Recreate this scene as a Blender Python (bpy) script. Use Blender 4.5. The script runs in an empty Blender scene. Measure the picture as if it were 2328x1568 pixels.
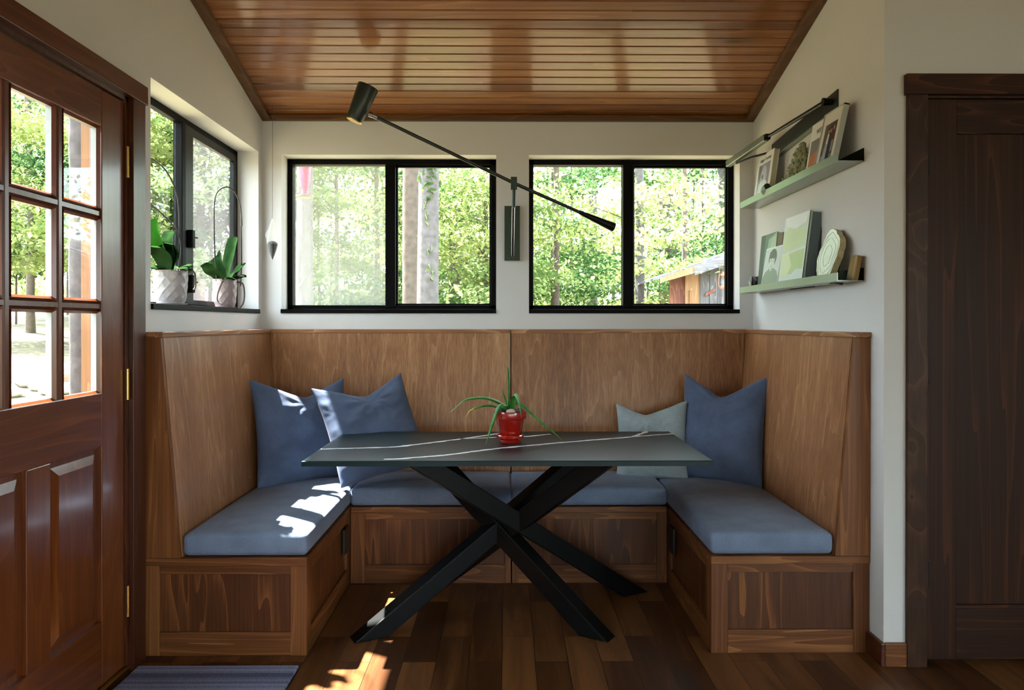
import bpy, bmesh, math, random
import numpy as np
from mathutils import Vector, Matrix, noise

random.seed(7)
rng = np.random.default_rng(11)
SC = bpy.context.scene
COL = SC.collection
R = math.radians

# ------------------------------------------------------------------ camera, sky, sun, exposure
cam_d = bpy.data.cameras.new('camera')
cam_d.sensor_width = 36.0
cam_d.lens = 1700.0 / 2328.0 * 36.0
cam_d.shift_y = -45.4 / 2328.0
cam_d.clip_start = 0.05
cam_d.clip_end = 300
cam = bpy.data.objects.new('camera', cam_d)
cam.location = (0, 0, 1.30)
cam.rotation_euler = (R(90) - 0.0024, -0.0003, -0.0076)
COL.objects.link(cam)
SC.camera = cam

world = bpy.data.worlds.new('sky')
SC.world = world
world.use_nodes = True
bg = world.node_tree.nodes['Background']
bg.inputs['Color'].default_value = (0.80, 0.92, 1.0, 1)
bg.inputs['Strength'].default_value = 4.2

sun_d = bpy.data.lights.new('sun', 'SUN')
sun_d.energy = 32.0
sun_d.angle = R(0.9)
sun_d.color = (1.0, 0.95, 0.87)
sun = bpy.data.objects.new('sun', sun_d)
sun.rotation_euler = Vector((1.0, -0.56, -2.02)).to_track_quat('-Z', 'Y').to_euler()
sun.location = (-8, 9, 16)
COL.objects.link(sun)

SC.view_settings.view_transform = 'Standard'
SC.view_settings.look = 'None'
SC.view_settings.exposure = 1.45
SC.view_settings.gamma = 1.0
SC.view_settings.use_curve_mapping = False
SC.cycles.use_denoising = True
SC.cycles.max_bounces = 10
SC.cycles.diffuse_bounces = 6
SC.cycles.transparent_max_bounces = 16
SC.cycles.sample_clamp_indirect = 6.0
SC.cycles.caustics_reflective = False
SC.cycles.caustics_refractive = False


# ------------------------------------------------------------------ helpers
def lin(r, g, b, a=1.0):
    def f(c):
        c /= 255.0
        return c / 12.92 if c <= 0.04045 else ((c + 0.055) / 1.055) ** 2.4
    return (f(r), f(g), f(b), a)


class MB:
    """collects faces for one mesh object (world coordinates unless local=True at build)"""
    def __init__(self):
        self.v, self.f, self.m = [], [], []

    def add(self, vs, fs, mat=0):
        o = len(self.v)
        self.v += [tuple(p) for p in vs]
        self.f += [tuple(i + o for i in f) for f in fs]
        self.m += [mat] * len(fs)
        return self

    def box(self, x0, x1, y0, y1, z0, z1, mat=0):
        x0, x1 = min(x0, x1), max(x0, x1)
        y0, y1 = min(y0, y1), max(y0, y1)
        z0, z1 = min(z0, z1), max(z0, z1)
        vs = [(x0, y0, z0), (x1, y0, z0), (x1, y1, z0), (x0, y1, z0), (x0, y0, z1), (x1, y0, z1), (x1, y1, z1), (x0, y1, z1)]
        return self.hexa(vs, mat)

    def hexa(self, vs, mat=0):
        return self.add(vs, [(0, 3, 2, 1), (4, 5, 6, 7), (0, 1, 5, 4), (1, 2, 6, 5), (2, 3, 7, 6), (3, 0, 4, 7)], mat)

    def prism(self, poly, axis, a, b, mat=0):
        """poly in the two other axes (order kept x,y,z), extruded along axis from a to b"""
        n = len(poly)

        def p3(q, t):
            l = list(q)
            l.insert(axis, t)
            return tuple(l)
        vs = [p3(q, a) for q in poly] + [p3(q, b) for q in poly]
        fs = [tuple(range(n))[::-1], tuple(range(n, 2 * n))]
        fs += [(i, (i + 1) % n, n + (i + 1) % n, n + i) for i in range(n)]
        return self.add(vs, fs, mat)

    def bar(self, p, q, w, h, up=(0, 0, 1), mat=0):
        p, q = Vector(p), Vector(q)
        d = (q - p).normalized()
        s = d.cross(Vector(up)).normalized() * w / 2
        u = s.cross(d).normalized() * h / 2
        return self.hexa([p - s - u, p + s - u, q + s - u, q - s - u, p - s + u, p + s + u, q + s + u, q - s + u], mat)

    def tube(self, pts, rad, seg=8, mat=0, cap=True):
        pts = [Vector(p) for p in pts]
        n = len(pts)
        if not hasattr(rad, '__len__'):
            rad = [rad] * n
        vs = []
        ref = None
        for i, p in enumerate(pts):
            t = (pts[min(i + 1, n - 1)] - pts[max(i - 1, 0)]).normalized()
            if ref is None:
                ref = t.orthogonal().normalized()
            ref = (ref - t * ref.dot(t)).normalized()
            b = t.cross(ref)
            for k in range(seg):
                a = 2 * math.pi * k / seg
                vs.append(p + (ref * math.cos(a) + b * math.sin(a)) * rad[i])
        fs = []
        for i in range(n - 1):
            for k in range(seg):
                k2 = (k + 1) % seg
                fs.append((i * seg + k, i * seg + k2, (i + 1) * seg + k2, (i + 1) * seg + k))
        if cap:
            fs.append(tuple(range(seg))[::-1])
            fs.append(tuple((n - 1) * seg + k for k in range(seg)))
        return self.add(vs, fs, mat)

    def lathe(self, prof, c=(0, 0, 0), seg=40, mat=0, mtx=None, fn=None):
        """prof: list of (r, z)"""
        vs, fs = [], []
        n = len(prof)
        for i, (r, z) in enumerate(prof):
            for k in range(seg):
                a = 2 * math.pi * k / seg
                rr = r if fn is None else fn(r, z, a)
                p = Vector((rr * math.cos(a), rr * math.sin(a), z))
                if mtx is not None:
                    p = mtx @ p
                vs.append(p + Vector(c))
        for i in range(n - 1):
            for k in range(seg):
                k2 = (k + 1) % seg
                fs.append((i * seg + k, i * seg + k2, (i + 1) * seg + k2, (i + 1) * seg + k))
        fs.append(tuple(range(seg))[::-1])
        fs.append(tuple((n - 1) * seg + k for k in range(seg)))
        return self.add(vs, fs, mat)

    def build(self, name, mats, parent=None, bevel=0.0, smooth=None, local=False, seg=2):
        me = bpy.data.meshes.new(name)
        off = Vector((0, 0, 0))
        if parent is not None and not local:
            off = world_loc(parent)
        me.from_pydata([Vector(p) - off for p in self.v], [], self.f)
        mats = mats if isinstance(mats, (list, tuple)) else [mats]
        for m in mats:
            me.materials.append(m)
        me.polygons.foreach_set('material_index', self.m)
        bm = bmesh.new()
        bm.from_mesh(me)
        bmesh.ops.recalc_face_normals(bm, faces=bm.faces)
        bm.to_mesh(me)
        bm.free()
        if smooth is not None:
            me.shade_smooth()
            me.set_sharp_from_angle(angle=R(smooth))
        me.update()
        o = bpy.data.objects.new(name, me)
        COL.objects.link(o)
        if parent is not None:
            o.parent = parent
        if bevel:
            b = o.modifiers.new('bevel', 'BEVEL')
            b.width = bevel
            b.segments = seg
            b.limit_method = 'ANGLE'
            b.angle_limit = R(40)
        return o


def world_loc(o):
    v = Vector((0, 0, 0))
    while o is not None:
        v = v + o.location
        o = o.parent
    return v


def tag(o, label, cat, group=None, kind=None):
    o['label'] = label
    o['category'] = cat
    if group:
        o['group'] = group
    if kind:
        o['kind'] = kind
    return o


def struct(o):
    o['kind'] = 'structure'
    return o


def thing(name, label, cat, loc=(0, 0, 0), rot=None, group=None):
    o = bpy.data.objects.new(name, None)
    o.empty_display_size = 0.05
    o.location = loc
    if rot is not None:
        o.rotation_euler = rot
    COL.objects.link(o)
    return tag(o, label, cat, group)


def group_empty(name, loc=(0, 0, 0)):
    o = bpy.data.objects.new(name, None)
    o.location = loc
    COL.objects.link(o)
    return struct(o)


# ------------------------------------------------------------------ materials
def newmat(name):
    m = bpy.data.materials.new(name)
    m.use_nodes = True
    nt = m.node_tree
    return m, nt, nt.nodes, nt.links, nt.nodes['Principled BSDF']


def N(nt, typ, **kw):
    n = nt.nodes.new(typ)
    for k, v in kw.items():
        if k.startswith('i_'):
            n.inputs[k[2:].replace('_', ' ')].default_value = v
        else:
            setattr(n, k, v)
    return n


def ramp(nt, stops):
    n = nt.nodes.new('ShaderNodeValToRGB')
    e = n.color_ramp.elements
    while len(e) > 1:
        e.remove(e[-1])
    e[0].position, e[0].color = stops[0]
    for p, c in stops[1:]:
        x = e.new(p)
        x.color = c
    return n


def simple(name, col, rough=0.5, metal=0.0, spec=0.5, bump=0.0, bscale=200, var=0.0, vscale=6, coat=0.0):
    m, nt, ns, ln, p = newmat(name)
    p.inputs['Roughness'].default_value = rough
    p.inputs['Metallic'].default_value = metal
    p.inputs['Specular IOR Level'].default_value = spec
    p.inputs['Coat Weight'].default_value = coat
    p.inputs['Coat Roughness'].default_value = 0.12
    tc = N(nt, 'ShaderNodeTexCoord')
    nz = N(nt, 'ShaderNodeTexNoise')
    nz.inputs['Scale'].default_value = vscale
    nz.inputs['Detail'].default_value = 6
    ln.new(tc.outputs['Object'], nz.inputs['Vector'])
    lo = tuple(c * (1 - var) for c in col[:3]) + (1,)
    hi = tuple(min(1, c * (1 + var)) for c in col[:3]) + (1,)
    cr = ramp(nt, [(0.3, lo), (0.7, hi)])
    ln.new(nz.outputs['Fac'], cr.inputs['Fac'])
    ln.new(cr.outputs['Color'], p.inputs['Base Color'])
    if bump:
        n2 = N(nt, 'ShaderNodeTexNoise')
        n2.inputs['Scale'].default_value = bscale
        n2.inputs['Detail'].default_value = 4
        ln.new(tc.outputs['Object'], n2.inputs['Vector'])
        b = N(nt, 'ShaderNodeBump')
        b.inputs['Strength'].default_value = bump
        b.inputs['Distance'].default_value = 0.002
        ln.new(n2.outputs['Fac'], b.inputs['Height'])
        ln.new(b.outputs['Normal'], p.inputs['Normal'])
    return m


def wood(name, dark, mid, light, axis=2, rough=0.38, rings=9.0, cross=7.0, along=0.7, coat=0.0, fiber=0.35, board=None, knots=False, coat_rough=0.15, ringmix=0.45):
    """stained wood with the grain running along `axis`"""
    m, nt, ns, ln, p = newmat(name)
    tc = N(nt, 'ShaderNodeTexCoord')
    oi = N(nt, 'ShaderNodeObjectInfo')
    add = N(nt, 'ShaderNodeVectorMath', operation='ADD')
    sc = N(nt, 'ShaderNodeVectorMath', operation='SCALE')
    comb = N(nt, 'ShaderNodeCombineXYZ')
    for i in range(3):
        ln.new(oi.outputs['Random'], comb.inputs[i])
    ln.new(comb.outputs[0], sc.inputs[0])
    sc.inputs['Scale'].default_value = 37.0
    ln.new(tc.outputs['Object'], add.inputs[0])
    ln.new(sc.outputs[0], add.inputs[1])
    vec = add.outputs[0]
    brd = None
    if board:
        ax, w = board
        sep = N(nt, 'ShaderNodeSeparateXYZ')
        ln.new(tc.outputs['Object'], sep.inputs[0])
        dv = N(nt, 'ShaderNodeMath', operation='DIVIDE')
        dv.inputs[1].default_value = w
        ln.new(sep.outputs[ax], dv.inputs[0])
        fl = N(nt, 'ShaderNodeMath', operation='FLOOR')
        ln.new(dv.outputs[0], fl.inputs[0])
        wn = N(nt, 'ShaderNodeTexWhiteNoise', noise_dimensions='1D')
        ln.new(fl.outputs[0], wn.inputs['W'])
        sc2 = N(nt, 'ShaderNodeVectorMath', operation='SCALE')
        sc2.inputs['Scale'].default_value = 23.0
        ln.new(wn.outputs['Color'], sc2.inputs[0])
        add2 = N(nt, 'ShaderNodeVectorMath', operation='ADD')
        ln.new(vec, add2.inputs[0])
        ln.new(sc2.outputs[0], add2.inputs[1])
        vec = add2.outputs[0]
        brd = wn.outputs['Value']

    def mapped(c, a):
        mp = N(nt, 'ShaderNodeMapping')
        s = [c, c, c]
        s[axis] = a
        mp.inputs['Scale'].default_value = s
        ln.new(vec, mp.inputs['Vector'])
        return mp.outputs[0]
    n1 = N(nt, 'ShaderNodeTexNoise')
    n1.inputs['Scale'].default_value = 1.0
    n1.inputs['Detail'].default_value = 2.0
    n1.inputs['Roughness'].default_value = 0.45
    n1.inputs['Distortion'].default_value = 0.3
    ln.new(mapped(cross, along), n1.inputs['Vector'])
    mul = N(nt, 'ShaderNodeMath', operation='MULTIPLY')
    mul.inputs[1].default_value = rings
    ln.new(n1.outputs['Fac'], mul.inputs[0])
    fr0 = N(nt, 'ShaderNodeMath', operation='FRACT')
    ln.new(mul.outputs[0], fr0.inputs[0])
    fr = N(nt, 'ShaderNodeMath', operation='POWER')
    ln.new(fr0.outputs[0], fr.inputs[0])
    fr.inputs[1].default_value = 5.0
    n2 = N(nt, 'ShaderNodeTexNoise')
    n2.inputs['Scale'].default_value = 1.0
    n2.inputs['Detail'].default_value = 5.0
    n2.inputs['Roughness'].default_value = 0.65
    ln.new(mapped(cross * 16, along * 4), n2.inputs['Vector'])
    n3 = N(nt, 'ShaderNodeTexNoise')
    n3.inputs['Scale'].default_value = 1.0
    n3.inputs['Detail'].default_value = 3.0
    ln.new(mapped(cross * 0.35, along * 0.8), n3.inputs['Vector'])

    def madd(a, k, b):
        q = N(nt, 'ShaderNodeMath', operation='MULTIPLY_ADD')
        ln.new(a, q.inputs[0])
        q.inputs[1].default_value = k
        if isinstance(b, float):
            q.inputs[2].default_value = b
        else:
            ln.new(b, q.inputs[2])
        return q.outputs[0]
    t = madd(fr.outputs[0], ringmix, -ringmix * 0.17)
    t = madd(n2.outputs['Fac'], fiber * 2.0, t)
    t = madd(n3.outputs['Fac'], 0.7, t)
    t = madd(t, 1.0, 0.5 - 0.5 * fiber * 2.0 - 0.35)
    if brd is not None:
        t2 = N(nt, 'ShaderNodeMath', operation='MULTIPLY_ADD')
        ln.new(brd, t2.inputs[0])
        t2.inputs[1].default_value = 0.34
        ln.new(t, t2.inputs[2])
        t = madd(t2.outputs[0], 1.0, -0.17)
    cr = ramp(nt, [(0.12, dark), (0.5, mid), (0.9, light)])
    ln.new(t, cr.inputs['Fac'])
    col = cr.outputs['Color']
    if knots:
        vo = N(nt, 'ShaderNodeTexVoronoi')
        vo.inputs['Scale'].default_value = 1.0
        ln.new(mapped(4.2, 1.25), vo.inputs['Vector'])
        kr = ramp(nt, [(0.02, (1, 1, 1, 1)), (0.09, (0.35, 0.35, 0.35, 1)), (0.2, (0, 0, 0, 1))])
        ln.new(vo.outputs['Distance'], kr.inputs['Fac'])
        mx = N(nt, 'ShaderNodeMix', data_type='RGBA')
        ln.new(kr.outputs['Color'], mx.inputs['Factor'])
        ln.new(col, mx.inputs['A'])
        mx.inputs['B'].default_value = tuple(c * 0.35 for c in dark[:3]) + (1,)
        col = mx.outputs['Result']
    ln.new(col, p.inputs['Base Color'])
    p.inputs['Roughness'].default_value = rough
    p.inputs['Specular IOR Level'].default_value = 0.35
    p.inputs['Coat Weight'].default_value = coat
    p.inputs['Coat Roughness'].default_value = coat_rough
    b = N(nt, 'ShaderNodeBump')
    b.inputs['Strength'].default_value = 0.12
    b.inputs['Distance'].default_value = 0.001
    ln.new(n2.outputs['Fac'], b.inputs['Height'])
    ln.new(b.outputs['Normal'], p.inputs['Normal'])
    return m


def glass_mat(name, tint=(0.97, 0.985, 0.98, 1), base=0.016, grz=0.4):
    m = bpy.data.materials.new(name)
    m.use_nodes = True
    nt = m.node_tree
    ns, ln = nt.nodes, nt.links
    ns.clear()
    out = N(nt, 'ShaderNodeOutputMaterial')
    tr = N(nt, 'ShaderNodeBsdfTransparent')
    tr.inputs['Color'].default_value = tint
    gl = N(nt, 'ShaderNodeBsdfGlossy')
    gl.inputs['Roughness'].default_value = 0.01
    lw = N(nt, 'ShaderNodeLayerWeight')
    pw = N(nt, 'ShaderNodeMath', operation='POWER')
    pw.inputs[1].default_value = 4.0
    ln.new(lw.outputs['Facing'], pw.inputs[0])
    ma = N(nt, 'ShaderNodeMath', operation='MULTIPLY_ADD')
    ma.inputs[1].default_value = grz
    ma.inputs[2].default_value = base
    ln.new(pw.outputs[0], ma.inputs[0])
    mx = N(nt, 'ShaderNodeMixShader')
    ln.new(ma.outputs[0], mx.inputs[0])
    ln.new(tr.outputs[0], mx.inputs[1])
    ln.new(gl.outputs[0], mx.inputs[2])
    ln.new(mx.outputs[0], out.inputs['Surface'])
    return m


def screen_mat(name, cover, col):
    m = bpy.data.materials.new(name)
    m.use_nodes = True
    nt = m.node_tree
    ns, ln = nt.nodes, nt.links
    ns.clear()
    out = N(nt, 'ShaderNodeOutputMaterial')
    tr = N(nt, 'ShaderNodeBsdfTransparent')
    tl = N(nt, 'ShaderNodeBsdfTranslucent')
    tl.inputs['Color'].default_value = col
    df = N(nt, 'ShaderNodeBsdfDiffuse')
    df.inputs['Color'].default_value = col
    m1 = N(nt, 'ShaderNodeMixShader')
    m1.inputs[0].default_value = 0.25
    ln.new(tl.outputs[0], m1.inputs[1])
    ln.new(df.outputs[0], m1.inputs[2])
    mx = N(nt, 'ShaderNodeMixShader')
    mx.inputs[0].default_value = cover
    ln.new(tr.outputs[0], mx.inputs[1])
    ln.new(m1.outputs[0], mx.inputs[2])
    ln.new(mx.outputs[0], out.inputs['Surface'])
    return m


def leaf_mat(name, c1, c2, trans=0.5, scale=0.9):
    m = bpy.data.materials.new(name)
    m.use_nodes = True
    nt = m.node_tree
    ns, ln = nt.nodes, nt.links
    ns.clear()
    out = N(nt, 'ShaderNodeOutputMaterial')
    geo = N(nt, 'ShaderNodeNewGeometry')
    nz = N(nt, 'ShaderNodeTexNoise')
    nz.inputs['Scale'].default_value = scale
    nz.inputs['Detail'].default_value = 3
    ln.new(geo.outputs['Position'], nz.inputs['Vector'])
    cr = ramp(nt, [(0.35, c1), (0.65, c2)])
    ln.new(nz.outputs['Fac'], cr.inputs['Fac'])
    d = N(nt, 'ShaderNodeBsdfDiffuse')
    t = N(nt, 'ShaderNodeBsdfTranslucent')
    ln.new(cr.outputs['Color'], d.inputs['Color'])
    ln.new(cr.outputs['Color'], t.inputs['Color'])
    mx = N(nt, 'ShaderNodeMixShader')
    mx.inputs[0].default_value = trans
    ln.new(d.outputs[0], mx.inputs[1])
    ln.new(t.outputs[0], mx.inputs[2])
    ln.new(mx.outputs[0], out.inputs['Surface'])
    return m


def fabric(name, col, var=0.16):
    m, nt, ns, ln, p = newmat(name)
    tc = N(nt, 'ShaderNodeTexCoord')
    nz = N(nt, 'ShaderNodeTexNoise')
    nz.inputs['Scale'].default_value = 240
    nz.inputs['Detail'].default_value = 3
    ln.new(tc.outputs['Object'], nz.inputs['Vector'])
    n0 = N(nt, 'ShaderNodeTexNoise')
    n0.inputs['Scale'].default_value = 9
    n0.inputs['Detail'].default_value = 5
    ln.new(tc.outputs['Object'], n0.inputs['Vector'])
    ad = N(nt, 'ShaderNodeMath', operation='MULTIPLY_ADD')
    ad.inputs[1].default_value = 0.5
    ln.new(n0.outputs['Fac'], ad.inputs[0])
    sc = N(nt, 'ShaderNodeMath', operation='MULTIPLY')
    sc.inputs[1].default_value = 0.5
    ln.new(nz.outputs['Fac'], sc.inputs[0])
    ln.new(sc.outputs[0], ad.inputs[2])
    lo = tuple(c * (1 - var) for c in col[:3]) + (1,)
    hi = tuple(c * (1 + var) for c in col[:3]) + (1,)
    cr = ramp(nt, [(0.38, lo), (0.62, hi)])
    ln.new(ad.outputs[0], cr.inputs['Fac'])
    ln.new(cr.outputs['Color'], p.inputs['Base Color'])
    p.inputs['Roughness'].default_value = 0.9
    p.inputs['Specular IOR Level'].default_value = 0.15
    p.inputs['Sheen Weight'].default_value = 0.12
    p.inputs['Sheen Roughness'].default_value = 0.5
    b = N(nt, 'ShaderNodeBump')
    b.inputs['Strength'].default_value = 0.25
    b.inputs['Distance'].default_value = 0.001
    ln.new(nz.outputs['Fac'], b.inputs['Height'])
    ln.new(b.outputs['Normal'], p.inputs['Normal'])
    return m


M = {}
M['plaster'] = simple('plaster', lin(219, 219, 217), rough=0.9, spec=0.15, bump=0.08, bscale=120, var=0.01)
M['ceiling_wood'] = wood('ceiling_wood', lin(86, 44, 14), lin(138, 82, 36), lin(176, 116, 62), axis=0, rough=0.4, cross=9, along=0.55, coat=0.6, coat_rough=0.13, board=(1, 0.0659), knots=True, rings=5, ringmix=0.25)
M['trim_wood'] = wood('trim_wood', lin(70, 44, 22), lin(98, 66, 38), lin(120, 84, 52), axis=1, rough=0.45)
M['trim_wood_x'] = wood('trim_wood_x', lin(70, 44, 22), lin(98, 66, 38), lin(120, 84, 52), axis=0, rough=0.45)
B_D, B_M, B_L = lin(95, 56, 29), lin(152, 103, 65), lin(194, 149, 106)
M['back_wood'] = wood('back_wood', B_D, B_M, B_L, axis=2, rough=0.42, cross=9, along=0.45, rings=6, ringmix=.22, fiber=0.42, coat=0.15, coat_rough=0.3)
M['back_wood_x'] = wood('back_wood_x', B_D, B_M, B_L, axis=0, rough=0.42)
M['back_wood_y'] = wood('back_wood_y', B_D, B_M, B_L, axis=1, rough=0.42)
F_D, F_M, F_L = lin(66, 34, 12), lin(112, 66, 31), lin(150, 98, 55)
M['face_x'] = wood('face_x', F_D, F_M, F_L, axis=0, rough=0.42, cross=10)
M['face_y'] = wood('face_y', F_D, F_M, F_L, axis=1, rough=0.42, cross=10)
M['face_z'] = wood('face_z', F_D, F_M, F_L, axis=2, rough=0.42, cross=12, along=.4, ringmix=.3)
M['panel'] = wood('panel', lin(46, 21, 6), lin(86, 46, 18), lin(136, 84, 42), axis=2, rough=0.42, cross=8, along=0.8, rings=6, ringmix=0.4)
D_D, D_M, D_L = lin(58, 22, 6), lin(98, 47, 16), lin(128, 71, 30)
M['door_z'] = wood('door_z', D_D, D_M, D_L, axis=2, rough=0.3, coat=0.5, cross=5, ringmix=0.2)
M['door_y'] = wood('door_y', D_D, D_M, D_L, axis=1, rough=0.3, coat=0.5, cross=5, knots=False, ringmix=0.3)
M['casing_z'] = wood('casing_z', lin(46, 20, 9), lin(74, 34, 16), lin(96, 50, 27), axis=2, rough=0.35, coat=0.3)
M['casing_y'] = wood('casing_y', lin(50, 20, 8), lin(82, 36, 16), lin(102, 52, 28), axis=1, rough=0.35, coat=0.3)
W_D, W_M, W_L = lin(24, 10, 4), lin(50, 25, 11), lin(86, 48, 24)
M['walnut_z'] = wood('walnut_z', W_D, W_M, W_L, axis=2, rough=0.5, rings=6, along=.3, cross=9, ringmix=.3)
M['walnut_x'] = wood('walnut_x', W_D, W_M, W_L, axis=0, rough=0.5)
M['walnut_case'] = wood('walnut_case', lin(34, 19, 11), lin(60, 37, 23), lin(82, 55, 36), axis=2, rough=0.45, cross=4, along=2.5)
for k_w in ('walnut_z', 'walnut_x', 'walnut_case'):
    M[k_w].node_tree.nodes['Principled BSDF'].inputs['Specular IOR Level'].default_value = .22
M['black_frame'] = simple('black_frame', lin(6, 6, 7), rough=0.5, spec=.08)
M['black_steel'] = simple('black_steel', lin(10, 12, 13), rough=0.4, spec=.2)
M['green_metal'] = simple('green_metal', lin(28, 40, 32), rough=0.35, spec=0.5)
M['dark_green_plate'] = simple('dark_green_plate', lin(36, 56, 42), rough=0.5)
M['chrome'] = simple('chrome', lin(150, 152, 155), rough=0.25, metal=1.0)
M['shelf_metal'] = simple('shelf_metal', lin(150, 160, 148), rough=0.32, metal=0.75, spec=0.6)
M['brass'] = simple('brass', lin(196, 164, 92), rough=0.28, metal=1.0)
M['black_hinge'] = simple('black_hinge', lin(20, 18, 16), rough=0.45)
M['blue_fabric'] = fabric('blue_fabric', lin(116, 131, 156))
M['blue_pillow'] = fabric('blue_pillow', lin(84, 98, 125))
M['sage_pillow'] = fabric('sage_pillow', lin(150, 164, 168), var=0.2)
M['red_glaze'] = simple('red_glaze', lin(172, 30, 18), rough=0.15, coat=0.8, var=0.1)
M['aloe'] = simple('aloe', lin(66, 132, 58), rough=0.4, var=0.35, vscale=30)
M['aloe_yellow'] = simple('aloe_yellow', lin(196, 172, 48), rough=0.45, var=0.2, vscale=30)
M['soil'] = simple('soil', lin(50, 40, 32), rough=0.95, bump=0.8, bscale=90, var=0.4, vscale=60)
M['pebble'] = simple('pebble', lin(196, 188, 172), rough=0.6, var=0.1)
M['dark_pebble'] = simple('dark_pebble', lin(60, 68, 78), rough=0.4, var=0.3, vscale=30)
M['white_pot'] = simple('white_pot', lin(160, 156, 160), rough=0.3, coat=0.3)
M['pink_pot'] = simple('pink_pot', lin(168, 150, 152), rough=0.35, coat=0.3)
M['orchid'] = leaf_mat('orchid', lin(20, 40, 20), lin(40, 64, 34), trans=0.10, scale=12)
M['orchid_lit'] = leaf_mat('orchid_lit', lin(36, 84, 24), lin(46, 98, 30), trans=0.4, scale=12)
M['stem_dark'] = simple('stem_dark', lin(44, 42, 36), rough=0.6)
M['root'] = simple('root', lin(112, 104, 92), rough=0.8)
M['paper'] = simple('paper', lin(214, 206, 180), rough=0.9)
M['paper_gray'] = simple('paper_gray', lin(120, 132, 134), rough=0.9)
M['white_card'] = simple('white_card', lin(236, 238, 236), rough=0.45)
M['print_dark'] = simple('print_dark', lin(60, 62, 66), rough=0.6)
M['tan_board'] = wood('tan_board', lin(104, 70, 40), lin(138, 100, 64), lin(158, 120, 82), axis=2, rough=.6)
M['glass'] = glass_mat('glass')
M['door_glass'] = glass_mat('door_glass', base=0.02, grz=0.4)
M['screen_hazy'] = screen_mat('screen_hazy', 0.125, (0.86, 0.88, 0.86, 1))
M['screen_gray'] = screen_mat('screen_gray', 0.035, (0.55, 0.52, 0.58, 1))
M['gasket'] = simple('gasket', lin(150, 154, 154), rough=0.5)


def floor_mat():
    m, nt, ns, ln, p = newmat('floor_planks')
    tc = N(nt, 'ShaderNodeTexCoord')
    sep = N(nt, 'ShaderNodeSeparateXYZ')
    ln.new(tc.outputs['Object'], sep.inputs[0])
    cb = N(nt, 'ShaderNodeCombineXYZ')
    ln.new(sep.outputs[1], cb.inputs[0])
    sh_ = N(nt, 'ShaderNodeMath', operation='ADD')
    sh_.inputs[1].default_value = 10.049
    ln.new(sep.outputs[0], sh_.inputs[0])
    ln.new(sh_.outputs[0], cb.inputs[1])
    br = N(nt, 'ShaderNodeTexBrick')
    br.offset = 0.37
    br.offset_frequency = 2
    br.inputs['Scale'].default_value = 1.0
    br.inputs['Brick Width'].default_value = 0.62
    br.inputs['Row Height'].default_value = 0.127
    br.inputs['Mortar Size'].default_value = 0.0012
    br.inputs['Mortar Smooth'].default_value = 0.1
    br.inputs['Color1'].default_value = (0, 0, 0, 1)
    br.inputs['Color2'].default_value = (1, 1, 1, 1)
    br.inputs['Mortar'].default_value = (0.5, 0.5, 0.5, 1)
    ln.new(cb.outputs[0], br.inputs['Vector'])
    mp = N(nt, 'ShaderNodeMapping')
    mp.inputs['Scale'].default_value = (14, 1.3, 1)
    ln.new(tc.outputs['Object'], mp.inputs['Vector'])
    ad = N(nt, 'ShaderNodeVectorMath', operation='MULTIPLY_ADD')
    ln.new(br.outputs['Color'], ad.inputs[0])
    ad.inputs[1].default_value = (9, 9, 9)
    ln.new(mp.outputs[0], ad.inputs[2])
    n1 = N(nt, 'ShaderNodeTexNoise')
    n1.inputs['Scale'].default_value = 1.0
    n1.inputs['Detail'].default_value = 7
    n1.inputs['Roughness'].default_value = 0.65
    n1.inputs['Distortion'].default_value = 0.8
    ln.new(ad.outputs[0], n1.inputs['Vector'])
    mx = N(nt, 'ShaderNodeMath', operation='MULTIPLY_ADD')
    ln.new(br.outputs['Color'], mx.inputs[0])
    mx.inputs[1].default_value = 0.45
    ln.new(n1.outputs['Fac'], mx.inputs[2])
    cr = ramp(nt, [(0.3, lin(36, 18, 7)), (0.62, lin(76, 44, 20)), (1.0, lin(126, 82, 44))])
    ln.new(mx.outputs[0], cr.inputs['Fac'])
    m2 = N(nt, 'ShaderNodeMix', data_type='RGBA')
    ln.new(br.outputs['Fac'], m2.inputs['Factor'])
    ln.new(cr.outputs['Color'], m2.inputs['A'])
    m2.inputs['B'].default_value = lin(20, 12, 8)
    ln.new(m2.outputs['Result'], p.inputs['Base Color'])
    p.inputs['Roughness'].default_value = 0.36
    p.inputs['Specular IOR Level'].default_value = 0.4
    b = N(nt, 'ShaderNodeBump')
    b.inputs['Strength'].default_value = 0.5
    b.inputs['Distance'].default_value = 0.002
    b.invert = True
    ln.new(br.outputs['Fac'], b.inputs['Height'])
    ln.new(b.outputs['Normal'], p.inputs['Normal'])
    return m


M['floor'] = floor_mat()

# ------------------------------------------------------------------ room shell
XL, XR, YB = -1.41, 1.435, 4.334
YE, XE, YR = 2.831, 3.6, -3.6          # end wall, far right wall, rear wall
ZT, SL = 2.494, 0.276                   # ceiling height at the back wall, slope
TH = 0.25
TL = 0.16                               # left wall thickness


def zceil(y):
    return ZT + SL * (YB - y) if y >= 0 else ZT + SL * YB + SL * y * 0.9


def wall_cells(mb, axis, a, b, us, zs, holes, mat=0):
    """boxes between sorted us/zs, leaving out holes (u0,u1,z0,z1)"""
    for i in range(len(us) - 1):
        for k in range(len(zs) - 1):
            u, z = (us[i] + us[i + 1]) / 2, (zs[k] + zs[k + 1]) / 2
            if any(h[0] < u < h[1] and h[2] < z < h[3] for h in holes):
                continue
            if axis == 1:
                mb.box(us[i], us[i + 1], a, b, zs[k], zs[k + 1], mat)
            else:
                mb.box(a, b, us[i], us[i + 1], zs[k], zs[k + 1], mat)


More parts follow.
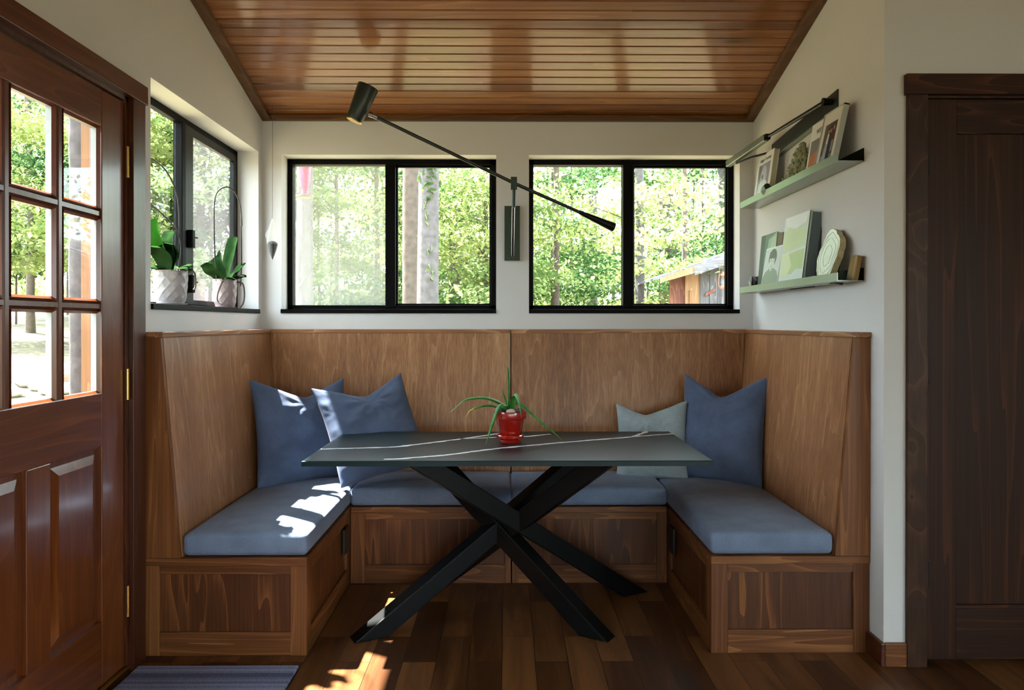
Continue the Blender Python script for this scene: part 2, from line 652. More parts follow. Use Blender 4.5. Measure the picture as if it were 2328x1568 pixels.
W1 = (2.976, 4.265, 1.373, 2.274)      # left wall window (y0,y1,z0,z1)
W2 = (-1.300, -0.059, 1.373, 2.274)    # back wall windows (x0,x1,z0,z1)
W3 = (0.131, 1.355, 1.373, 2.274)
DR = (1.70, 2.785, -0.1, 2.135)        # left door opening
D2 = (1.594, 2.47, -0.1, 2.164)        # right door opening

mb = MB()
wall_cells(mb, 1, YB, YB + TH, [XL - TL, W2[0], W2[1], W3[0], W3[1], XR + TH], [-0.3, W2[2], W2[3], ZT + 0.03], [W2, W3])
struct(mb.build('wall_back', M['plaster']))

mb = MB()
wall_cells(mb, 0, XL - TL, XL, [YR, DR[0], DR[1], W1[0], W1[1], YB], [-0.3, W1[2], DR[3], W1[3]], [W1, DR])
mb.prism([(YR, W1[3]), (YB, W1[3]), (YB, zceil(YB) + .03), (0, zceil(0) + .03), (YR, zceil(YR) + .03)], 0, XL - TL, XL)
struct(mb.build('wall_left', M['plaster']))

mb = MB()
mb.prism([(YE + .14, -0.3), (YB, -0.3), (YB, zceil(YB) + .03), (YE + .14, zceil(YE + .14) + .03)], 0, XR, XR + TH)
struct(mb.build('wall_right', M['plaster']))

mb = MB()
wall_cells(mb, 1, YE, YE + 0.14, [XR, D2[0], D2[1], XE], [-0.3, D2[3], zceil(YE) + .03], [D2])
struct(mb.build('wall_end', M['plaster']))
SIDE_FILL = [(-3.2, -0.4, 0.4, 2.3)]  # unseen window, added to bring daylight fill in from the right
mb = MB()
wall_cells(mb, 0, XE, XE + TH, [YR, -3.2, -0.4, YE], [-0.3, 0.4, 2.3], SIDE_FILL)
mb.prism([(YR, 2.3), (YE, 2.3), (YE, zceil(YE) + .03), (0, zceil(0) + .03), (YR, zceil(YR) + .03)], 0, XE, XE + TH)
struct(mb.build('wall_far_right', M['plaster']))
for i, h in enumerate(SIDE_FILL):
    w = group_empty('window_%d' % (6 + i), (XE + .1, (h[0] + h[1]) / 2, h[2]))
    f = MB()
    f.box(XE + .08, XE + .15, h[0], h[0] + .06, h[2], h[3]).box(XE + .08, XE + .15, h[1] - .06, h[1], h[2], h[3])
    f.box(XE + .08, XE + .15, h[0], h[1], h[2], h[2] + .06).box(XE + .08, XE + .15, h[0], h[1], h[3] - .06, h[3])
    f.build('frame', M['black_frame'], w)
    MB().box(XE + .112, XE + .118, h[0] + .05, h[1] - .05, h[2] + .05, h[3] - .05).build('glass', M['glass'], w)  # pane of the added, unseen fill window
REAR_FILL = [(-1.2, 0.9, 0.1, 1.5), (1.2, 3.3, 0.1, 1.5)]  # unseen rear windows, added as daylight fill; low to avoid pane reflections
mb = MB()
wall_cells(mb, 1, YR - TH, YR, [XL - TH, -1.2, 0.9, 1.2, 3.3, XE + TH], [-0.3, 0.1, 1.5, zceil(YR) + .03], REAR_FILL)
struct(mb.build('wall_rear', M['plaster']))
for i, h in enumerate(REAR_FILL):
    w = group_empty('window_%d' % (4 + i), ((h[0] + h[1]) / 2, YR - .1, h[2]))
    f = MB()
    f.box(h[0], h[0] + .06, YR - .15, YR - .08, h[2], h[3]).box(h[1] - .06, h[1], YR - .15, YR - .08, h[2], h[3])
    f.box(h[0], h[1], YR - .15, YR - .08, h[2], h[2] + .06).box(h[0], h[1], YR - .15, YR - .08, h[3] - .06, h[3])
    f.box((h[0] + h[1]) / 2 - .03, (h[0] + h[1]) / 2 + .03, YR - .15, YR - .08, h[2], h[3])
    f.build('frame', M['black_frame'], w)
    MB().box(h[0] + .05, h[1] - .05, YR - .118, YR - .112, h[2] + .05, h[3] - .05).build('glass', M['glass'], w)

mb = MB()
mb.box(XL - TH, XE + TH, YR - TH, YB + TH, -0.12, 0.0)
struct(mb.build('floor', M['floor']))

# ceiling: boards laid across the slope, one mesh, local y runs up the slope away from the back wall
ang = math.atan(SL)
BW = 0.0659
mb = MB()
for k in range(int(4.5 / BW)):
    y0, y1 = k * BW, (k + 1) * BW
    ch = 0.006
    e = 0.0055
    x0, x1 = XL - 0.02, (XR if y1 * math.cos(ang) < YB - YE - 0.0 else XE) + 0.02
    # local: x across, y up the slope, z = up (underside at z=0), chamfered lower edge + gap
    prof = [(y0 + e, 0.0), (y1 - ch, 0.0), (y1, ch), (y1, 0.02), (y0, 0.02), (y0, 0.007), (y0 + e, 0.007)]
    mb.prism(prof, 0, -x1, -x0)
mb.box(-XE - 0.02, -XL + 0.02, -0.3, 4.52, 0.02, 0.12)
ceil = mb.build('ceiling', M['ceiling_wood'])
ceil.location = (0, YB, ZT)
ceil.rotation_euler = Matrix(((-1, 0, 0), (0, -math.cos(ang), math.sin(ang)), (0, math.sin(ang), math.cos(ang)))).to_euler()
struct(ceil)
mb = MB()
mb.prism([(0.05, zceil(0)), (YR - .1, zceil(YR - .1)), (YR - .1, zceil(YR - .1) + .1), (0.05, zceil(0) + .1)], 0, XL - .02, XE + .02)
o = struct(mb.build('ceiling_rear', M['plaster']))
o.name = 'ceiling_rear'

# flat wood trim around the ceiling
TW, TT = 0.052, 0.028
for nm, x0, x1 in (('trim_1', XL, XL + TW), ('trim_2', XR - TW, XR)):
    mb = MB()
    ya, yb = (YB, 0.2) if nm == 'trim_1' else (YB, YE - .001)
    mb.hexa([(x0, yb, zceil(yb) - TT), (x1, yb, zceil(yb) - TT), (x1, ya, zceil(ya) - TT), (x0, ya, zceil(ya) - TT),
             (x0, yb, zceil(yb)), (x1, yb, zceil(yb)), (x1, ya, zceil(ya)), (x0, ya, zceil(ya))])
    struct(mb.build(nm, M['trim_wood'], bevel=0.002))
mb = MB()
mb.box(XL + TW, XR - TW, YB - 0.035, YB, ZT - TT, ZT + 0.004)
struct(mb.build('trim_3', M['trim_wood_x'], bevel=0.002))

# baseboards at the right corner
mb = MB()
mb.box(XR - 0.016, XR, YE - 0.016, 2.932, 0, 0.088)
struct(mb.build('baseboard_right', M['casing_y'], bevel=0.003))
mb = MB()
mb.box(XR, 1.517, YE - 0.016, YE, 0, 0.088)
struct(mb.build('baseboard_end', M['face_x'], bevel=0.003))


# ------------------------------------------------------------------ windows
def back_window(n, h, mull, right_sash, screen_side):
    w = group_empty('window_%d' % n, ((h[0] + h[1]) / 2, YB + .12, h[2]))
    y0, y1 = YB + 0.118, YB + 0.19
    x0, x1, z0, z1 = h
    zb, zt = z0 + 0.034, z1 - 0.031
    f = MB()
    f.box(x0, x0 + 0.030, y0, y1, z0, z1).box(x1 - 0.034, x1, y0, y1, z0, z1)
    f.box(x0, x1, y0, y1, z0, zb).box(x0, x1, y0, y1, zt, z1)
    f.build('window_frame', M['black_frame'], w, bevel=0.002)
    m0, m1 = mull
    MB().box(m0, m1, y0 - .012, y1, z0 + .02, zt).build('mullion', M['black_frame'], w, bevel=0.003)
    panes = [(x0 + 0.028, m0), (m1, x1 - 0.032)]
    for i, (a, b) in enumerate(panes):
        g = MB().box(a, b, y0 + 0.03, y0 + 0.035, zb - .005, zt + .005).build('glass', M['glass'], w)
        if i in screen_side:
            MB().box(a, b, y0 + 0.048, y0 + 0.049, zb - .004, zt + .004).build('insect_screen', M['screen_hazy'], w)
    a, b = panes[1]
    s = MB()
    t = 0.010
    s.box(a, a + t, y0 + .02, y0 + .045, zb, zt).box(b - t, b, y0 + .02, y0 + .045, zb, zt)
    s.box(a, b, y0 + .02, y0 + .045, zb, zb + t).box(a, b, y0 + .02, y0 + .045, zt - t - .003, zt)
    s.build('sash', M['black_frame'], w)
    s = MB()
    s.box(x0 - .004 if n == 2 else x0, x1, YB - .008, y0, z0 - .016, z0 + .008)
    s.build('window_sill', M['black_frame'], w, bevel=0.002)
    return w


back_window(2, W2, (-0.718, -0.658), True, [0])
back_window(3, W3, (0.694, 0.757), True, [])

w = group_empty('window_1', (XL - .12, (W1[0] + W1[1]) / 2, W1[2]))
y0, y1, z0, z1 = W1
xa, xb = XL - 0.118, XL - 0.15
f = MB()
f.box(xb, xa, y0, y0 + .035, z0, z1).box(xb, xa, y1 - .035, y1, z0, z1)
f.box(xb, xa, y0, y1, z0, z0 + .02).box(xb, xa, y0, y1, z1 - .034, z1)
f.build('window_frame', M['black_frame'], w, bevel=0.002)
MB().box(xb, xa + .012, 3.512, 3.552, z0, z1 - .03).build('mullion', M['black_frame'], w, bevel=0.003)
sash = MB()
sash.box(xa - .02, xa + .008, 3.55, 3.645, z0 + .015, z1 - .03).box(xa - .02, xa + .004, 4.195, 4.235, z0 + .015, z1 - .03)
sash.box(xa - .02, xa + .004, 3.64, 4.2, z0 + .015, z0 + .04).box(xa - .02, xa + .004, 3.64, 4.2, z1 - .07, z1 - .03)
sash.build('sash', M['black_steel'], w, bevel=0.002)
for zz in (1.705, 1.40 + .09):
    la = MB().box(xa + .008, xa + .034, 3.575, 3.605, zz - .045, zz + .04)
    la.box(xa + .014, xa + .028, 3.605, 3.655, zz + .005, zz + .013)
    la.build('latch', M['black_frame'], w, bevel=0.003)
MB().box(xa - .022, xa - .017, y0 + .03, 3.505, z0 + .015, z1 - .03).build('glass', M['glass'], w)
MB().box(xa - .020, xa - .015, 3.64, 4.20, z0 + .03, z1 - .06).build('glass', M['glass'], w)
MB().box(xa - .026, xa - .025, 3.64, 4.20, z0 + .03, z1 - .06).build('insect_screen', M['screen_gray'], w)
MB().box(xa, XL + .010, y0 + .001, y1 + .003, z0 - .018, z0 + .006).build('window_sill', M['black_frame'], w, bevel=0.002)

# ------------------------------------------------------------------ glazed front door (left wall)
d = group_empty('door_1', (XL, 2.25, 0))
dx0, dx1 = XL - 0.05, XL - 0.006
dy0, dy1, dzt = 1.745, 2.778, 2.118
cols = [(1.903, 2.118), (2.158, 2.373), (2.413, 2.630)]
rows = [(1.700, 1.988), (1.376, 1.665), (1.056, 1.341)]
fr = MB()
fr.box(dx0, dx1, cols[2][1], dy1, 0.03, dzt).box(dx0, dx1, dy0, cols[0][0], 0.03, dzt)
fr.build('stiles', M['door_z'], d, bevel=0.003)
fr = MB()
fr.box(dx0, dx1 - .0005, cols[0][0], cols[2][1], rows[0][1], dzt).box(dx0, dx1 - .0005, cols[0][0], cols[2][1], 0.865, rows[2][0])
fr.box(dx0, dx1 - .0005, cols[0][0], cols[2][1], 0.03, 0.255)
fr.build('rails', M['door_y'], d, bevel=0.003)
mu = MB()
for c in range(2):
    a, b = cols[c][1], cols[c + 1][0]
    xm = dx1 - .004
    # inside face chamfered bar, outside half pale
    for (z0_, z1_) in [(rows[2][0], rows[0][1])]:
        mu.prism([(dx0 + .008, a), (xm - .010, a), (xm, a + .012), (xm, b - .012), (xm - .010, b), (dx0 + .008, b)], 2, z0_, z1_)
for r in range(2):
    zt_, zb_ = rows[r][0], rows[r + 1][1]
    mu.prism([(dx0 + .008, zb_), (dx1 - .016, zb_), (dx1 - .006, zb_ + .010), (dx1 - .006, zt_ - .010), (dx1 - .016, zt_), (dx0 + .008, zt_)], 1, cols[0][0], cols[2][1])
mu.build('muntins', M['door_z'], d)
ga = MB()
for c in range(3):
    for r in range(3):
        a, b = cols[c]
        z0_, z1_ = rows[r]
        t = .006
        ga.box(dx0 + .008, dx0 + .027, a, a + t, z0_, z1_).box(dx0 + .008, dx0 + .027, b - t, b, z0_, z1_)
        ga.box(dx0 + .008, dx0 + .027, a, b, z0_, z0_ + t).box(dx0 + .008, dx0 + .027, a, b, z1_ - t, z1_)
ga.build('glazing_bead', M['gasket'], d)
for c in range(3):
    for r in range(3):
        MB().box(dx0 + .027, dx0 + .030, cols[c][0], cols[c][1], rows[r][0], rows[r][1]).build('glass', M['door_glass'], d)
# inside moulding around each light
mo = MB()
for c in range(3):
    for r in range(3):
        a, b = cols[c]
        z0_, z1_ = rows[r]
        x_ = dx1 - .004
        for q in (0, 1):
            yy = a if q == 0 else b
            s = 1 if q == 0 else -1
            mo.prism([(x_ - .011, yy), (x_ - .001, yy), (x_ - .011, yy + s * .008)], 2, z0_, z1_)
            zz = z0_ if q == 0 else z1_
            mo.prism([(x_ - .011, zz), (x_ - .001, zz), (x_ - .011, zz + s * .008)], 1, a, b)
mo.build('glass_stop', M['door_z'], d)
pn = MB()
for a, b in ((1.903, 2.219), (2.335, 2.630)):
    pn.box(dx0 + .012, dx1 - .016, a, b, 0.255, 0.865)
pn.build('lower_panel', M['door_z'], d)
pn = MB()
for a, b in ((1.903, 2.219), (2.335, 2.630)):
    i1, i2 = .022, .05
    zb_, zt_ = .255, .865
    xo, xi = dx1 - .016, dx1 - .005
    vs = [(xo, a + i1, zb_ + i1), (xo, b - i1, zb_ + i1), (xo, b - i1, zt_ - i1), (xo, a + i1, zt_ - i1),
          (xi, a + i2, zb_ + i2), (xi, b - i2, zb_ + i2), (xi, b - i2, zt_ - i2), (xi, a + i2, zt_ - i2)]
    pn.hexa(vs)
pn.build('raised_field', M['door_z'], d)
pn = MB()
pn.box(dx0, dx1 - .0003, 2.219, 2.335, 0.255, 0.865)
pn.build('mid_stile', M['door_z'], d, bevel=0.003)
for zz in (1.897, 1.073, 0.268):
    h = MB()
    h.tube([(XL + .004, 2.787, zz - .056), (XL + .004, 2.787, zz + .056)], .0062, 10)
    for q in (-.02, .02, -.056, .056):
        h.tube([(XL + .004, 2.787, zz + q - .0012), (XL + .004, 2.787, zz + q + .0012)], .007, 10)
    h.build('hinge', M['brass'], d, smooth=40)
cs = MB()
cs.box(XL, XL + .02, 2.800, 2.894, 0, 2.138)
cs.build('casing', M['casing_z'], d, bevel=0.002)
MB().box(XL, XL + .028, 1.55, 2.899, 2.138, 2.208).build('head_casing', M['casing_y'], d, bevel=0.002)
MB().box(XL, XL + .02, 1.60, 1.694, 0, 2.138).build('casing', M['casing_z'], d, bevel=0.002)
jm = MB()
jm.box(XL - .06, XL + .001, DR[1] - .004, 2.800, 0, 2.138).box(XL - .06, XL + .001, 1.69, 1.72, 0, 2.138).box(XL - .06, XL + .001, 1.69, 2.80, dzt + .004, 2.138)
jm.build('jamb', M['casing_z'], d)
jm = MB()
jm.box(XL - TL, XL - .06, DR[1] - .012, 2.800, -.1, 2.138).box(XL - TL, XL - .06, 1.69, 1.72, -.1, 2.138).box(XL - TL, XL - .06, 1.69, 2.80, dzt + .004, 2.138)
jm.box(XL - .105, XL - .10, DR[1] - .0135, DR[1] - .012, 0, 2.13)
jm.build('outer_jamb', M['tan_board'], d)
MB().box(XL - .09, XL + .012, 1.72, 2.79, 0, .028).build('threshold', M['brass'], d, bevel=0.003)

# ------------------------------------------------------------------ dark interior door (end wall, right)
d2 = group_empty('door_2', (2.0, YE, 0))
MB().box(1.517, 1.592, YE - .02, YE, 0, 2.164).build('casing', M['walnut_case'], d2, bevel=0.002)
MB().box(2.472, 2.55, YE - .02, YE, 0, 2.164).build('casing', M['walnut_case'], d2, bevel=0.002)
MB().box(1.509, 2.56, YE - .027, YE, 2.164, 2.241).build('head_casing', M['walnut_x'], d2, bevel=0.002)
ds = MB()
dyf = YE + .002
ds.box(1.60, 1.713, dyf, dyf + .04, .022, 2.152).box(2.35, 2.465, dyf, dyf + .04, .022, 2.152)
ds.build('stile', M['walnut_z'], d2, bevel=0.002)
ds = MB()
ds.box(1.713, 2.35, dyf + .0005, dyf + .04, 2.022, 2.152).box(1.713, 2.35, dyf + .0005, dyf + .04, .022, .212)
ds.build('rail', M['walnut_x'], d2, bevel=0.002)
MB().box(1.713, 2.35, dyf + .016, dyf + .03, .21, 2.03).build('door_panel', M['walnut_z'], d2)
MB().box(1.713, 2.35, dyf + .004, dyf + .02, .212, .226).build('panel_bead', M['walnut_x'], d2)
jm = MB()
jm.box(1.575, 1.594, YE - .001, YE + .14, 0, 2.164).box(1.594, 2.47, YE - .001, YE + .14, 2.156, 2.17).box(1.594, 2.47, YE + .05, YE + .06, 0, 2.16)
jm.build('jamb', M['walnut_case'], d2)
for zz in (1.91, 1.12, .345):
    MB().tube([(1.596, YE - .008, zz - .05), (1.596, YE - .008, zz + .05)], .007, 8).build('hinge', M['black_hinge'], d2, smooth=40)

# ------------------------------------------------------------------ banquette: four storage benches
SEAT = 0.383


def framed_front(t, axis, a, b, plane, out, stile_l, stile_r, ztop=0.352, rail_t=0.033, rail_b=0.092, mats=('face_z', 'face_x', 'panel')):
    """frame-and-panel face. axis 0: runs along x at y=plane; axis 1: runs along y at x=plane. out = -1/+1 outward direction"""
    th = 0.02

    def bx(m, u0, u1, dpt0, dpt1, z0, z1):
        p0, p1 = plane - out * dpt0, plane - out * dpt1
        if axis == 0:
            m.box(u0, u1, p0, p1, z0, z1)
        else:
            m.box(p0, p1, u0, u1, z0, z1)
    m = MB(); bx(m, a, a + stile_l, 0, th, 0, ztop); m.build('stile', M[mats[0]], t, bevel=0.0015)
    m = MB(); bx(m, b - stile_r, b, 0, th, 0, ztop); m.build('stile', M[mats[0]], t, bevel=0.0015)
    m = MB(); bx(m, a + stile_l, b - stile_r, .0006, th, ztop - rail_t, ztop); m.build('rail', M[mats[1]], t, bevel=0.0015)
    m = MB(); bx(m, a + stile_l, b - stile_r, .0006, th, 0, rail_b); m.build('rail', M[mats[1]], t, bevel=0.0015)
    m = MB(); bx(m, a + stile_l - .004, b - stile_r + .004, .011, th, rail_b - .004, ztop - rail_t + .004); m.build('panel', M[mats[2]], t)


LBX, RBX = -0.780, 0.807
YF, YFR, YI = 2.927, 2.938, 3.739
t = thing('storage_bench', 'wooden storage bench with framed panels beside the glazed door, under the sunlit cushion', 'bench', (-1.1, 3.3, 0))
framed_front(t, 0, XL, LBX, YF, -1, .055, .064)
framed_front(t, 1, YF + .021, YI, LBX, 1, .05, .075, mats=('face_z', 'face_y', 'panel'))
MB().box(XL, LBX + .002, YF - .006, YB - .002, .3525, SEAT).build('seat_board', M['face_x'], t, bevel=0.003)
MB().box(LBX - .006, LBX + .006, 3.585, 3.685, .185, .31).build('outlet_plate', M['black_hinge'], t, bevel=0.002)

t = thing('storage_bench', 'wooden storage bench with framed panels at the right wall, beside the dark door', 'bench', (1.1, 3.3, 0))
framed_front(t, 0, RBX, XR - .001, YFR, -1, .066, .064)
framed_front(t, 1, YFR + .021, YI, RBX, -1, .05, .075, mats=('face_z', 'face_y', 'panel'))
MB().box(RBX - .002, XR - .001, YFR - .006, YB - .002, .3525, SEAT).build('seat_board', M['face_x'], t, bevel=0.003)
MB().box(RBX - .006, RBX + .006, 3.585, 3.685, .185, .31).build('outlet_plate', M['black_hinge'], t, bevel=0.002)

XC = 0.026
t = thing('storage_bench', 'low wooden bench front under the back windows, left of the centre seam', 'bench', (-.38, 3.9, 0))
framed_front(t, 0, LBX + .002, XC - .003, YI, -1, .072, .03)
MB().box(LBX + .004, XC - .003, YI - .005, YB - .002, .3525, SEAT).build('seat_board', M['face_x'], t, bevel=0.003)
t = thing('storage_bench', 'low wooden bench front under the back windows, right of the centre seam', 'bench', (.42, 3.9, 0))
framed_front(t, 0, XC + .003, RBX - .002, YI, -1, .03, .05)
MB().box(XC + .003, RBX - .004, YI - .005, YB - .002, .3525, SEAT).build('seat_board', M['face_x'], t, bevel=0.003)

# backrests: splayed plywood, thicker at the seat
ZC = 1.244
BT, BBm = 0.066, 0.142        # thickness at top / bottom
S1 = SEAT + .001
t = thing('bench_backrest', 'tall splayed wooden backrest along the left wall under the orchid window', 'backrest', (-1.35, 3.6, SEAT))
MB().prism([(XL, S1), (XL + BBm, S1), (XL + BT, ZC), (XL, ZC)], 1, YF + .012, YB - .003).build('back_panel', M['back_wood'], t)
MB().prism([(XL, S1), (XL + BBm - .002, S1), (XL + BT - .002, ZC), (XL, ZC)], 1, YF - .006, YF + .012).build('end_panel', M['face_z'], t, bevel=0.0015)
MB().box(XL, XL + BT + .008, YF - .012, YB - .004 - BT, ZC, 1.265).build('cap_rail', M['back_wood_y'], t, bevel=0.002)
t = thing('bench_backrest', 'tall splayed wooden backrest along the right wall under the two shelves', 'backrest', (1.37, 3.6, SEAT))
MB().prism([(XR - .001, S1), (XR - BBm, S1), (XR - BT, ZC), (XR - .001, ZC)], 1, YFR + .012, YB - .003).build('back_panel', M['back_wood'], t)
MB().prism([(XR - .001, S1), (XR - BBm + .002, S1), (XR - BT + .002, ZC), (XR - .001, ZC)], 1, YFR - .006, YFR + .012).build('end_panel', M['face_z'], t, bevel=0.0015)
MB().box(XR - BT - .008, XR - .001, YFR - .012, YB - .004 - BT, ZC, 1.265).build('cap_rail', M['back_wood_y'], t, bevel=0.002)
for (a, b, ea, eb, lab) in ((XL + .002, XC - .0035, 1, 0, 'tall wooden backrest on the back wall, left of the centre seam'), (XC + .0035, XR - .003, 0, 1, 'tall wooden backrest on the back wall, right of the centre seam')):
    t = thing('bench_backrest', lab, 'backrest', ((a + b) / 2, 4.26, SEAT))
    at, ab = a + ea * BT, a + ea * BBm
    bt, bb = b - eb * BT, b - eb * BBm
    MB().hexa([(ab, YB - BBm, S1), (bb, YB - BBm, S1), (b, YB - .002, S1), (a, YB - .002, S1),
               (at, YB - BT, ZC), (bt, YB - BT, ZC), (b, YB - .002, ZC), (a, YB - .002, ZC)]).build('back_panel', M['back_wood'], t)
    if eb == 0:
        MB().box(b, b + .007, YB - .04, YB - .002, S1, ZC).build('seam_shade_strip', M['black_hinge'], t)  # dark strip stands in for the shade inside the open centre seam
    MB().box(a, b, YB - BT - .003, YB - .002, ZC, 1.265).build('cap_rail', M['back_wood_x'], t, bevel=0.002)


# ------------------------------------------------------------------ seat cushions
def cushion(name, label, x0, x1, y0, y1, z0=SEAT + .003, h=0.088, crown=0.014, seed=0):
    cx, cy = (x0 + x1) / 2, (y0 + y1) / 2
    bm = bmesh.new()
    bmesh.ops.create_cube(bm, size=1.0)
    for v in bm.verts:
        v.co = Vector((v.co.x * (x1 - x0), v.co.y * (y1 - y0), (v.co.z + .5) * h))
    bmesh.ops.bevel(bm, geom=list(bm.edges), offset=0.02, segments=3, profile=0.6, affect='EDGES')
    bmesh.ops.subdivide_edges(bm, edges=[e for e in bm.edges if e.calc_length() > .15], cuts=14, use_grid_fill=True)
    for v in bm.verts:
        u, w = 2 * v.co.x / (x1 - x0), 2 * v.co.y / (y1 - y0)
        k = (v.co.z / h)
        c = max(0, (1 - abs(u) ** 3)) * max(0, (1 - abs(w) ** 3))
        nz = noise.noise(Vector((v.co.x * 5 + seed, v.co.y * 5, k)))
        v.co.z += k * (crown * c + 0.004 * nz)
        side = max(0, 1 - abs(2 * k - 1) ** 2)
        v.co.x += math.copysign(0.006 * side * (abs(u) > .93), u)
        v.co.y += math.copysign(0.006 * side * (abs(w) > .93), w)
    me = bpy.data.meshes.new(name)
    bm.to_mesh(me)
    bm.free()
    me.shade_smooth()
    me.materials.append(M['blue_fabric'])
    o = bpy.data.objects.new(name, me)
    o.location = (cx, cy, z0)
    COL.objects.link(o)
    tag(o, label, 'cushion', 'blue seat cushions on the benches')
    # stitched seam along the upper edge
    sm = MB()
    e = 0.004
    X0, X1, Y0, Y1, Z = x0 - cx + e, x1 - cx - e, y0 - cy + e, y1 - cy - e, h - .010
    ring = []
    rr = .016
    for (px, py, a0) in ((X1 - rr, Y1 - rr, 0), (X0 + rr, Y1 - rr, 90), (X0 + rr, Y0 + rr, 180), (X1 - rr, Y0 + rr, 270)):
        for k in range(5):
            a = R(a0 + 22.5 * k)
            ring.append((px + rr * math.cos(a), py + rr * math.sin(a), Z))
    ring.append(ring[0])
    sm.tube(ring, 0.0022, 6, cap=False)
    sm.build('seam', M['blue_fabric'], o, smooth=60, local=True)
    return o


cushion('seat_cushion', 'blue-grey seat cushion on the left bench with patches of sunlight', XL + BBm + .004, LBX - .006, YF + .012, YB - BBm - .012, seed=1)
cushion('seat_cushion', 'blue-grey seat cushion on the right bench by the right wall', RBX + .006, XR - BBm - .004, YFR + .008, YB - BBm - .012, seed=2)
cushion('seat_cushion', 'blue-grey seat cushion on the back bench, left of the centre seam', LBX + .004, XC - .004, YI + .002, YB - BBm - .012, seed=3)
cushion('seat_cushion', 'blue-grey seat cushion on the back bench, right of the centre seam', XC + .002, RBX - .004, YI + .002, YB - BBm - .012, seed=4)


# ------------------------------------------------------------------ throw pillows
def pillow(label, center, rv, uv, W, H, T, dip, mat, seed, dipx=0.0):
    rv = Vector(rv).normalized()
    uv = Vector(uv)
    uv = (uv - rv * uv.dot(rv)).normalized()
    nv = rv.cross(uv)             # points away from viewer or towards; sign irrelevant
    mtx = Matrix((rv, uv, nv)).transposed()
    n = 44
    vs, fs = [], []
    idx = {}
    for s in (1, -1):
        for i in range(n + 1):
            for k in range(n + 1):
                u, v = 2 * i / n - 1, 2 * k / n - 1
                edge = i in (0, n) or k in (0, n)
                if edge and s == -1:
                    idx[(s, i, k)] = idx[(1, i, k)]
                    continue
                uu, vv = math.copysign(abs(u) ** .9, u), math.copysign(abs(v) ** .9, v)
                e = max(0, (1 - abs(uu) ** 2.4)) * max(0, (1 - abs(vv) ** 2.4))
                th = T / 2 * e ** 0.55 * (1 - .22 * vv)
                x = W / 2 * uu * (1 - .075 * (1 - vv * vv))
                y = H / 2 * vv * (1 - .05 * (1 - uu * uu))
                dd = abs(uu - dipx) / (1 + abs(dipx))
                y -= dip * max(0.0, (vv + .55) / 1.55) ** 1.7 * max(0, 1 - math.sqrt(dd * dd + .006)) ** 1.15
                # creases fanning from the chopped top
                if vv > -.2:
                    a = math.atan2(vv - .75, (uu - dipx))
                    r = math.hypot(vv - .75, uu - dipx)
                    th += 0.0045 * math.sin(a * 11 + seed) * math.exp(-((r - .35) / .3) ** 2) * e ** .3
                p = Vector((uu * 1.6 + seed * 3.1, vv * 2.6, s * .8))
                th += e ** .3 * (0.013 * noise.noise(p * 1.1) + 0.006 * noise.noise(p * 3.2) + 0.0035 * noise.noise(Vector((p.x * 9 + p.y * 3, p.y * 5 - p.x * 2, s))))
                if vv < -.3:
                    th += e ** .3 * .005 * math.sin(vv * 24 + 3 * noise.noise(p)) * (-vv - .3)
                y += .006 * noise.noise(Vector((uu * 2 + seed, vv * 2, 9)))
                idx[(s, i, k)] = len(vs)
                vs.append(mtx @ Vector((x, y, s * th)))
    for s in (1, -1):
        for i in range(n):
            for k in range(n):
                q = (idx[(s, i, k)], idx[(s, i + 1, k)], idx[(s, i + 1, k + 1)], idx[(s, i, k + 1)])
                fs.append(q if s == 1 else q[::-1])
    m = MB()
    m.add(vs, fs)
    o = m.build('throw_pillow', mat, None, smooth=70)
    o.location = center
    sub = o.modifiers.new('sub', 'SUBSURF')
    sub.levels = 1
    sub.render_levels = 1
    tag(o, label, 'pillow', 'throw pillows on the banquette')
    return o


pillow('dark blue pillow leaning in the left corner with a bright sun patch', (-1.075, 3.955, .738), (.75, .66, 0), (-.05, .085, .55), .545, .57, .17, .11, M['blue_pillow'], 1, dipx=.1)
pillow('blue pillow in front of the left corner, tilted against the back panel', (-.697, 3.90, .762), (.46, .32, .075), (-.15, .19, .50), .52, .545, .16, .10, M['blue_pillow'], 2, dipx=.05)
pillow('large blue pillow leaning in the right corner', (1.140, 3.945, .750), (.35, -.25, 0), (.03, .15, .555), .475, .59, .18, .13, M['blue_pillow'], 3, dipx=-.05)
pillow('small pale grey-green pillow next to the large blue one', (.785, 4.035, .670), (.354, -.10, .01), (0, .09, .40), .39, .43, .13, .075, M['sage_pillow'], 4, dipx=-.15)

# ------------------------------------------------------------------ table
TX0, TX1, TY0, TY1, TZ = -.825, .838, 3.015, 3.835, .745


def stone_mat():
    m, nt, ns, ln, p = newmat('table_stone')
    tc = N(nt, 'ShaderNodeTexCoord')
    nz = N(nt, 'ShaderNodeTexNoise')
    nz.inputs['Scale'].default_value = 5
    nz.inputs['Detail'].default_value = 8
    ln.new(tc.outputs['Object'], nz.inputs['Vector'])
    cr = ramp(nt, [(0.3, lin(5, 27, 31)), (0.7, lin(12, 42, 46))])
    ln.new(nz.outputs['Fac'], cr.inputs['Fac'])
    ln.new(cr.outputs['Color'], p.inputs['Base Color'])
    p.inputs['Roughness'].default_value = 0.36
    p.inputs['Specular IOR Level'].default_value = 0.25
    return m


